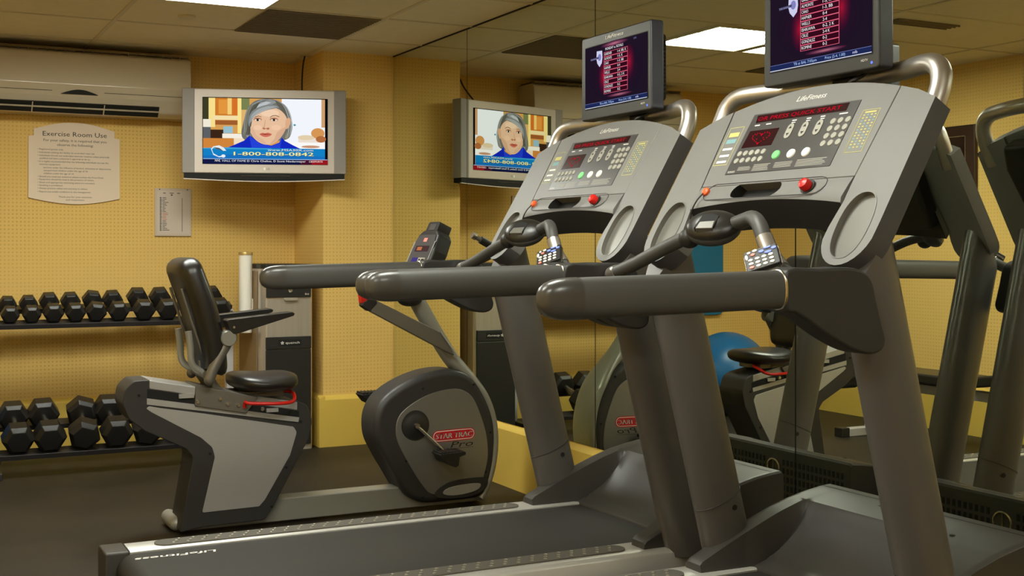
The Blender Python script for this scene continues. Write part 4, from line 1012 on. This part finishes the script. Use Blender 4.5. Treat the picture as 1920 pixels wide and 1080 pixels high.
b = MB(); b.prism(hpn, YF-.012, YF+.004, M['hpanel'], XZ); b.build('far_panel', hs, bevel=.003, smooth=45)
b = MB(); oo = cr([(2.185, .064), (2.205, .098), (2.26, .122), (2.34, .130), (2.44, .124), (2.43, .075), (2.36, .05), (2.26, .048)], 4, True); ii = cr([(2.222, .075), (2.25, .097), (2.33, .106), (2.405, .103), (2.395, .078), (2.33, .063), (2.26, .062)], 4, True)
b.prism(oo, YN-.010, YN-.003, M['shell'], XZ); b.prism(ii, YN-.0125, YN-.009, M['panel'], XZ); b.build('foot_grip', hs, bevel=.002, smooth=45)
for x, z in ((2.13, .538), (2.38, .543), (2.463, .325), (2.05, .228), (2.13, .062), (2.44, .15)):
    b = MB(); b.lathe([(.0005, -.003), (.0045, -.003), (.006, .006)], M['vent'], 10, lambda a, c, h, x=x, z=z: (x+a, YN-.0005+h, z+c)); b.build('screw', hs)
b = MB(); b.lathe([(.001, -.016), (.040, -.016), (.046, -.012), (.064, -.010), (.066, -.004), (.066, .004), (.001, .004)], M['black'], 28, lambda a, c, h: (2.092+a, YN+h, .381+c)); b.build('crank_cover', hs)
# badge
lg = MB(); LZ = lambda a, z, h: (a, YN-.0045-h, z)
def badge(y0, y1, z0, z1, tilt):
    return lambda a, z, h: LZ(a, z + (a-2.279)*tilt, h)
bd = badge(0, 0, 0, 0, .02)
lg.flat(stadium(2.174, 2.384, .301, .353, 8), .0, M['starred'], bd); lg.flat(stadium(2.178, 2.380, .305, .349, 8), .0003, M['white'], bd); lg.flat(stadium(2.181, 2.377, .308, .346, 8), .0006, M['starred'], bd)
lg.text('STAR TRAC', M['white'], bd, size=.0225, at=(2.189, .3155), width=.178, shear=.12, lift=.0009)
lg.text('STAR TRAC', M['white'], bd, size=.0225, at=(2.1905, .3155), width=.178, shear=.12, lift=.0009)
lg.text('Pro', M['ink'], bd, size=.027, at=(2.262, .272), width=.108, shear=.45, lift=.0006); lg.rect(2.262, 2.376, .266, .2675, .0006, M['ink'], bd)
lg.build('badge', hs, smooth=0, recalc=False)
# cranks and pedals
b = MB(); b.lathe([(.001, -.030), (.011, -.030), (.013, -.024), (.013, -.010), (.001, -.010)], M['chrome'], 16, lambda a, c, h: (2.092+a, YN+h, .381+c)); b.tube([(2.092, YN-.022, .381), (2.13, YN-.026, .345), (2.175, YN-.034, .302), (2.215, YN-.040, .262)], .0085, M['chrome'], 10, smooth=3, round_=True); wsub(b.build('crank', bk, smooth=60))
def pedal(x, y, z):
    b = MB(); b.prism(fillet([(x-.062, z+.004), (x+.062, z+.010), (x+.064, z-.004), (x+.034, z-.012), (x+.028, z-.05), (x+.012, z-.056), (x-.03, z-.034), (x-.05, z-.010)], .006), y-.045, y+.045, M['black'], XZ)
    for k in range(7): b.box(x-.055+k*.0165, x-.046+k*.0165, y-.04, y+.04, z+.004, z+.013, M['black'])
    wsub(b.build('pedal', bk, bevel=.003))
pedal(2.217, YN-.075, .262); 
b = MB(); b.lathe([(.001, .010), (.013, .010), (.013, .030), (.001, .030)], M['chrome'], 16, lambda a, c, h: (2.092+a, YF+h, .381+c)); b.tube([(2.092, YF+.022, .381), (2.03, YF+.03, .43), (1.985, YF+.036, .482)], .0085, M['chrome'], 10, smooth=3, round_=True); wsub(b.build('crank', bk, smooth=60))
pedal(1.995, YF+.085, .492)
# spine and post
sp_ = [(2.135, YM, .93), (2.17, YM, .872), (2.235, YM, .765), (2.31, YM, .655), (2.385, YM, .572), (2.445, YM, .49), (2.482, YM, .40), (2.497, YM, .30), (2.488, YM, .19), (2.458, YM, .09), (2.425, YM, .03)]
spc = cr(sp_, 4); nS = len(spc); rings = []
for i, p in enumerate(spc):
    a = Vector(spc[max(0, i-1)]); c = Vector(spc[min(nS-1, i+1)]); t = (c-a).normalized(); o_ = t.cross(Vector((0, 1, 0))).normalized()
    f = max(0, min(1, (i/nS - .22)/.25)); hwY = .034 + .056*f; hwN = .036 - .012*f
    rings.append([tuple(Vector(p) + Vector((0, 1, 0))*u*hwY + o_*v*hwN) for u, v in superell(24, 1, 1, 2.4)])
b = MB(); b.loft(rings, M['spine']); wsub(b.build('front_post', bk, smooth=60))
# console
cx = Vector((2.10, 0, 1.0)); cu_ = Vector((.42, 0, .907)).normalized(); cn_ = Vector((-.907, 0, .42)).normalized()
def BC(y, v, w=0): p = cx + cu_*v + cn_*w; return (p.x, YM + y, p.z)
b = MB(); b.prism(fillet([(-.125, .0), (.125, .0), (.120, .16), (.105, .235), (.07, .258), (-.07, .258), (-.105, .235), (-.12, .16)], .02), -.075, 0, M['black'], BC); co = wsub(b.build('console', bk, bevel=.012, seg=3))
b = MB(); b.prism(fillet([(-.108, .01), (.108, .01), (.10, .20), (.085, .232), (-.085, .232), (-.10, .20)], .015), 0, .002, M['disp'], BC); b.build('face_plate', co)
b = MB(); b.rect(.102, .110, .02, .2, .0022, M['panel'], BC); b.rect(-.110, -.102, .02, .2, .0022, M['panel'], BC)
b.rect(.018, -.018, .198, .216, .0026, M['pink'], BC); b.rect(.07, -.07, .150, .178, .0026, M['ledbg'], BC); b.rect(.06, .0, .058, .120, .0026, scr(70, 60, 130), BC); b.rect(-.005, -.075, .058, .120, .0026, M['btn'], BC)
for k in range(4): b.rect(.0-.012, -.028, .064+k*.014, .072+k*.014, .003, M['ledbg'], BC); b.rect(-.040, -.068, .064+k*.014, .072+k*.014, .003, M['ledbg'], BC)
b.rect(.05, .05-.05, .150+.005, .150+.022, .003, mat('amber print', (150, 80, 40), .5), BC); b.rect(.02, -.0, .03, .04, .003, M['white'], BC)
b.build('lettering', co, smooth=0, recalc=False)
b = MB(); b.prism(fillet([(-.06, .25), (.06, .25), (.055, .30), (-.055, .30)], .012), -.07, -.005, M['black'], BC); b.box(-.03, .03, .258, .288, -.006, -.003, M['disp'], BC); b.build('fan_head', co, bevel=.006)
b = MB(); b.tube([(2.11, YM, 1.01), (2.125, YM, .96), (2.14, YM, .92)], .034, M['black'], 16, smooth=3); b.sphere((2.09, YM-.04, .925), (.055, .05, .03), M['black']); b.sphere((2.02, YM-.02, .94), (.05, .045, .022), M['black']); wsub(b.build('post_collar', bk, smooth=60))
# folding arm with red catch
b = MB(); b.prism([(1.905, .932), (1.886, .880), (2.255, .690), (2.29, .676), (2.232, .775)], YM-.085, YM-.055, M['bikegrey'], XZ); wsub(b.build('strut', bk, bevel=.004))
b = MB(); b.prism(fillet([(1.868, .995), (1.90, .985), (1.915, .915), (1.880, .880), (1.845, .905), (1.848, .92), (1.868, .93)], .008), YM-.092, YM-.048, M['black'], XZ); ct_ = wsub(b.build('catch', bk, bevel=.004))
b = MB(); b.prism(fillet([(1.836, .992), (1.867, .990), (1.867, .925), (1.845, .912)], .006), YM-.09, YM-.05, M['red'], XZ); b.build('release_button', ct_, bevel=.003, props=dict(label='red release button'))
b = MB(); b.tube([(2.215, YM-.09, .785), (2.30, YM-.09, .672)], .004, M['panel'], 8); wsub(b.build('gas_spring', bk))
# front hand grip
b = MB(); b.tube([(2.15, 4.60, 1.05), (2.26, 4.50, 1.07), (2.37, 4.45, 1.12), (2.395, 4.45, 1.150), (2.36, 4.45, 1.17), (2.325, 4.45, 1.188)], .017, M['black'], 12, smooth=4); b.tube([(2.33, 4.45, 1.186), (2.30, 4.45, 1.20)], .011, M['bikegrey'], 12); b.tube([(2.302, 4.45, 1.199), (2.285, 4.45, 1.208)], .015, M['chrome'], 12, round_=False); wsub(b.build('hand_grip', bk, smooth=60))

# ------------------------------------------------------------------ things the mirror shows from the left side of the room
b = MB(); b.sphere((.20, 6.46, .285), .285, M['ball'], 40, 24); tag(b.build('exercise_ball', smooth=60, origin=(.20, 6.46, 0)), 'large blue exercise ball on the floor, seen in the mirror', 'exercise ball')
mm = world_root(thing('exercise_mat', 'blue foam exercise mat hanging on the back wall, seen in the mirror', 'exercise mat', (.07, YB, .66)))
b = MB(); b.prism(fillet([(-.11, .66), (.26, .66), (.26, 1.22), (-.11, 1.22)], [.05, .05, .01, .01]), YB-.035, YB-.002, M['matb'], XZ); b.build('mat', mm, bevel=.006)
for x in (.0, .15): MB().tube([(x, YB-.02, 1.222), (x, YB-.001, 1.26)], .006, M['chrome'], 8).build('hook', mm)
pf = world_root(thing('framed_picture', 'dark framed picture seen only in the mirror, behind the reflected treadmill consoles', 'picture', (XL, 5.48, 1.35)))
MB().box(XL+.0005, XL+.03, 5.05, 5.90, 1.30, 1.915, M['wood']).build('frame', pf, bevel=.005)
MB().box(XL+.03, XL+.032, 5.12, 5.83, 1.37, 1.845, M['darkpic']).build('glass', pf)
b = MB()
for a in ((5.115, 5.12, 1.365, 1.85), (5.83, 5.835, 1.365, 1.85)): b.box(XL+.03, XL+.033, *a, M['chrome'])
for a in ((5.115, 5.835, 1.845, 1.85), (5.115, 5.835, 1.365, 1.37)): b.box(XL+.03, XL+.033, *a, M['chrome'])
b.build('inner_trim', pf)
wb = world_root(thing('weight_bench', 'black padded weight bench with white steel feet, seen in the mirror', 'weight bench', (-.04, 4.95, 0)))
b = MB(); b.prism(fillet([(4.62, .37), (5.34, .37), (5.34, .43), (4.62, .43)], .02), -.16, .12, M['leather'], YZ); b.build('seat_pad', wb, bevel=.015)
b = MB(); b.prism(fillet([(4.0, .47), (4.60, .37), (4.61, .43), (4.01, .53)], .02), -.16, .12, M['leather'], YZ); b.build('back_pad', wb, bevel=.015)
b = MB(); b.box(-.05, .01, 4.05, 5.42, .30, .355, M['rackpost']); b.build('spine', wb, bevel=.005)
for y in (5.38, 4.15):
    b = MB(); b.box(-.28, .18, y-.03, y+.03, .0, .05, M['rackpost']); b.build('foot', wb, bevel=.005)
    for x in (-.34, .18):
        b = MB(); b.box(x, x+.062, y-.034, y+.034, .0, .056, M['black']); b.build('end_cap', wb, bevel=.005)
    b = MB(); b.box(-.045, .005, y-.025, y+.025, .05, .302, M['rackpost']); b.build('leg', wb, bevel=.004)
b = MB(); b.tube([(-.24, 5.47, .335), (.20, 5.47, .335)], .018, M['chrome'], 10); b.build('roller_bar', wb)
for x0, x1 in ((-.24, -.07), (.03, .20)):
    b = MB(); b.tube([(x0, 5.47, .335), (x1, 5.47, .335)], .055, M['leather'], 20); b.build('roller_pad', wb)

# ------------------------------------------------------------------ camera, world, view
cam = bpy.data.cameras.new('camera'); co_ = bpy.data.objects.new('camera', cam); COL.objects.link(co_)
cam.sensor_width = 36; cam.sensor_fit = 'HORIZONTAL'; cam.lens = F_/1920*36; cam.shift_x = 150/1920; cam.shift_y = -74/1920; cam.clip_start = .05
co_.location = (0, 0, 1.15); co_.rotation_euler = (PI/2, 0, -YAW_)
S.camera = co_
wd_ = bpy.data.worlds.new('world'); S.world = wd_; wd_.use_nodes = True
wd_.node_tree.nodes['Background'].inputs['Color'].default_value = (.05, .045, .035, 1); wd_.node_tree.nodes['Background'].inputs['Strength'].default_value = .2
S.view_settings.view_transform = 'Standard'; S.view_settings.look = 'None'; S.view_settings.gamma = 1; S.view_settings.exposure = 0; S.view_settings.use_curve_mapping = False
S.cycles.max_bounces = 10; S.cycles.diffuse_bounces = 5; S.cycles.glossy_bounces = 6; S.cycles.use_denoising = True; S.cycles.sample_clamp_indirect = 6; S.cycles.caustics_reflective = True
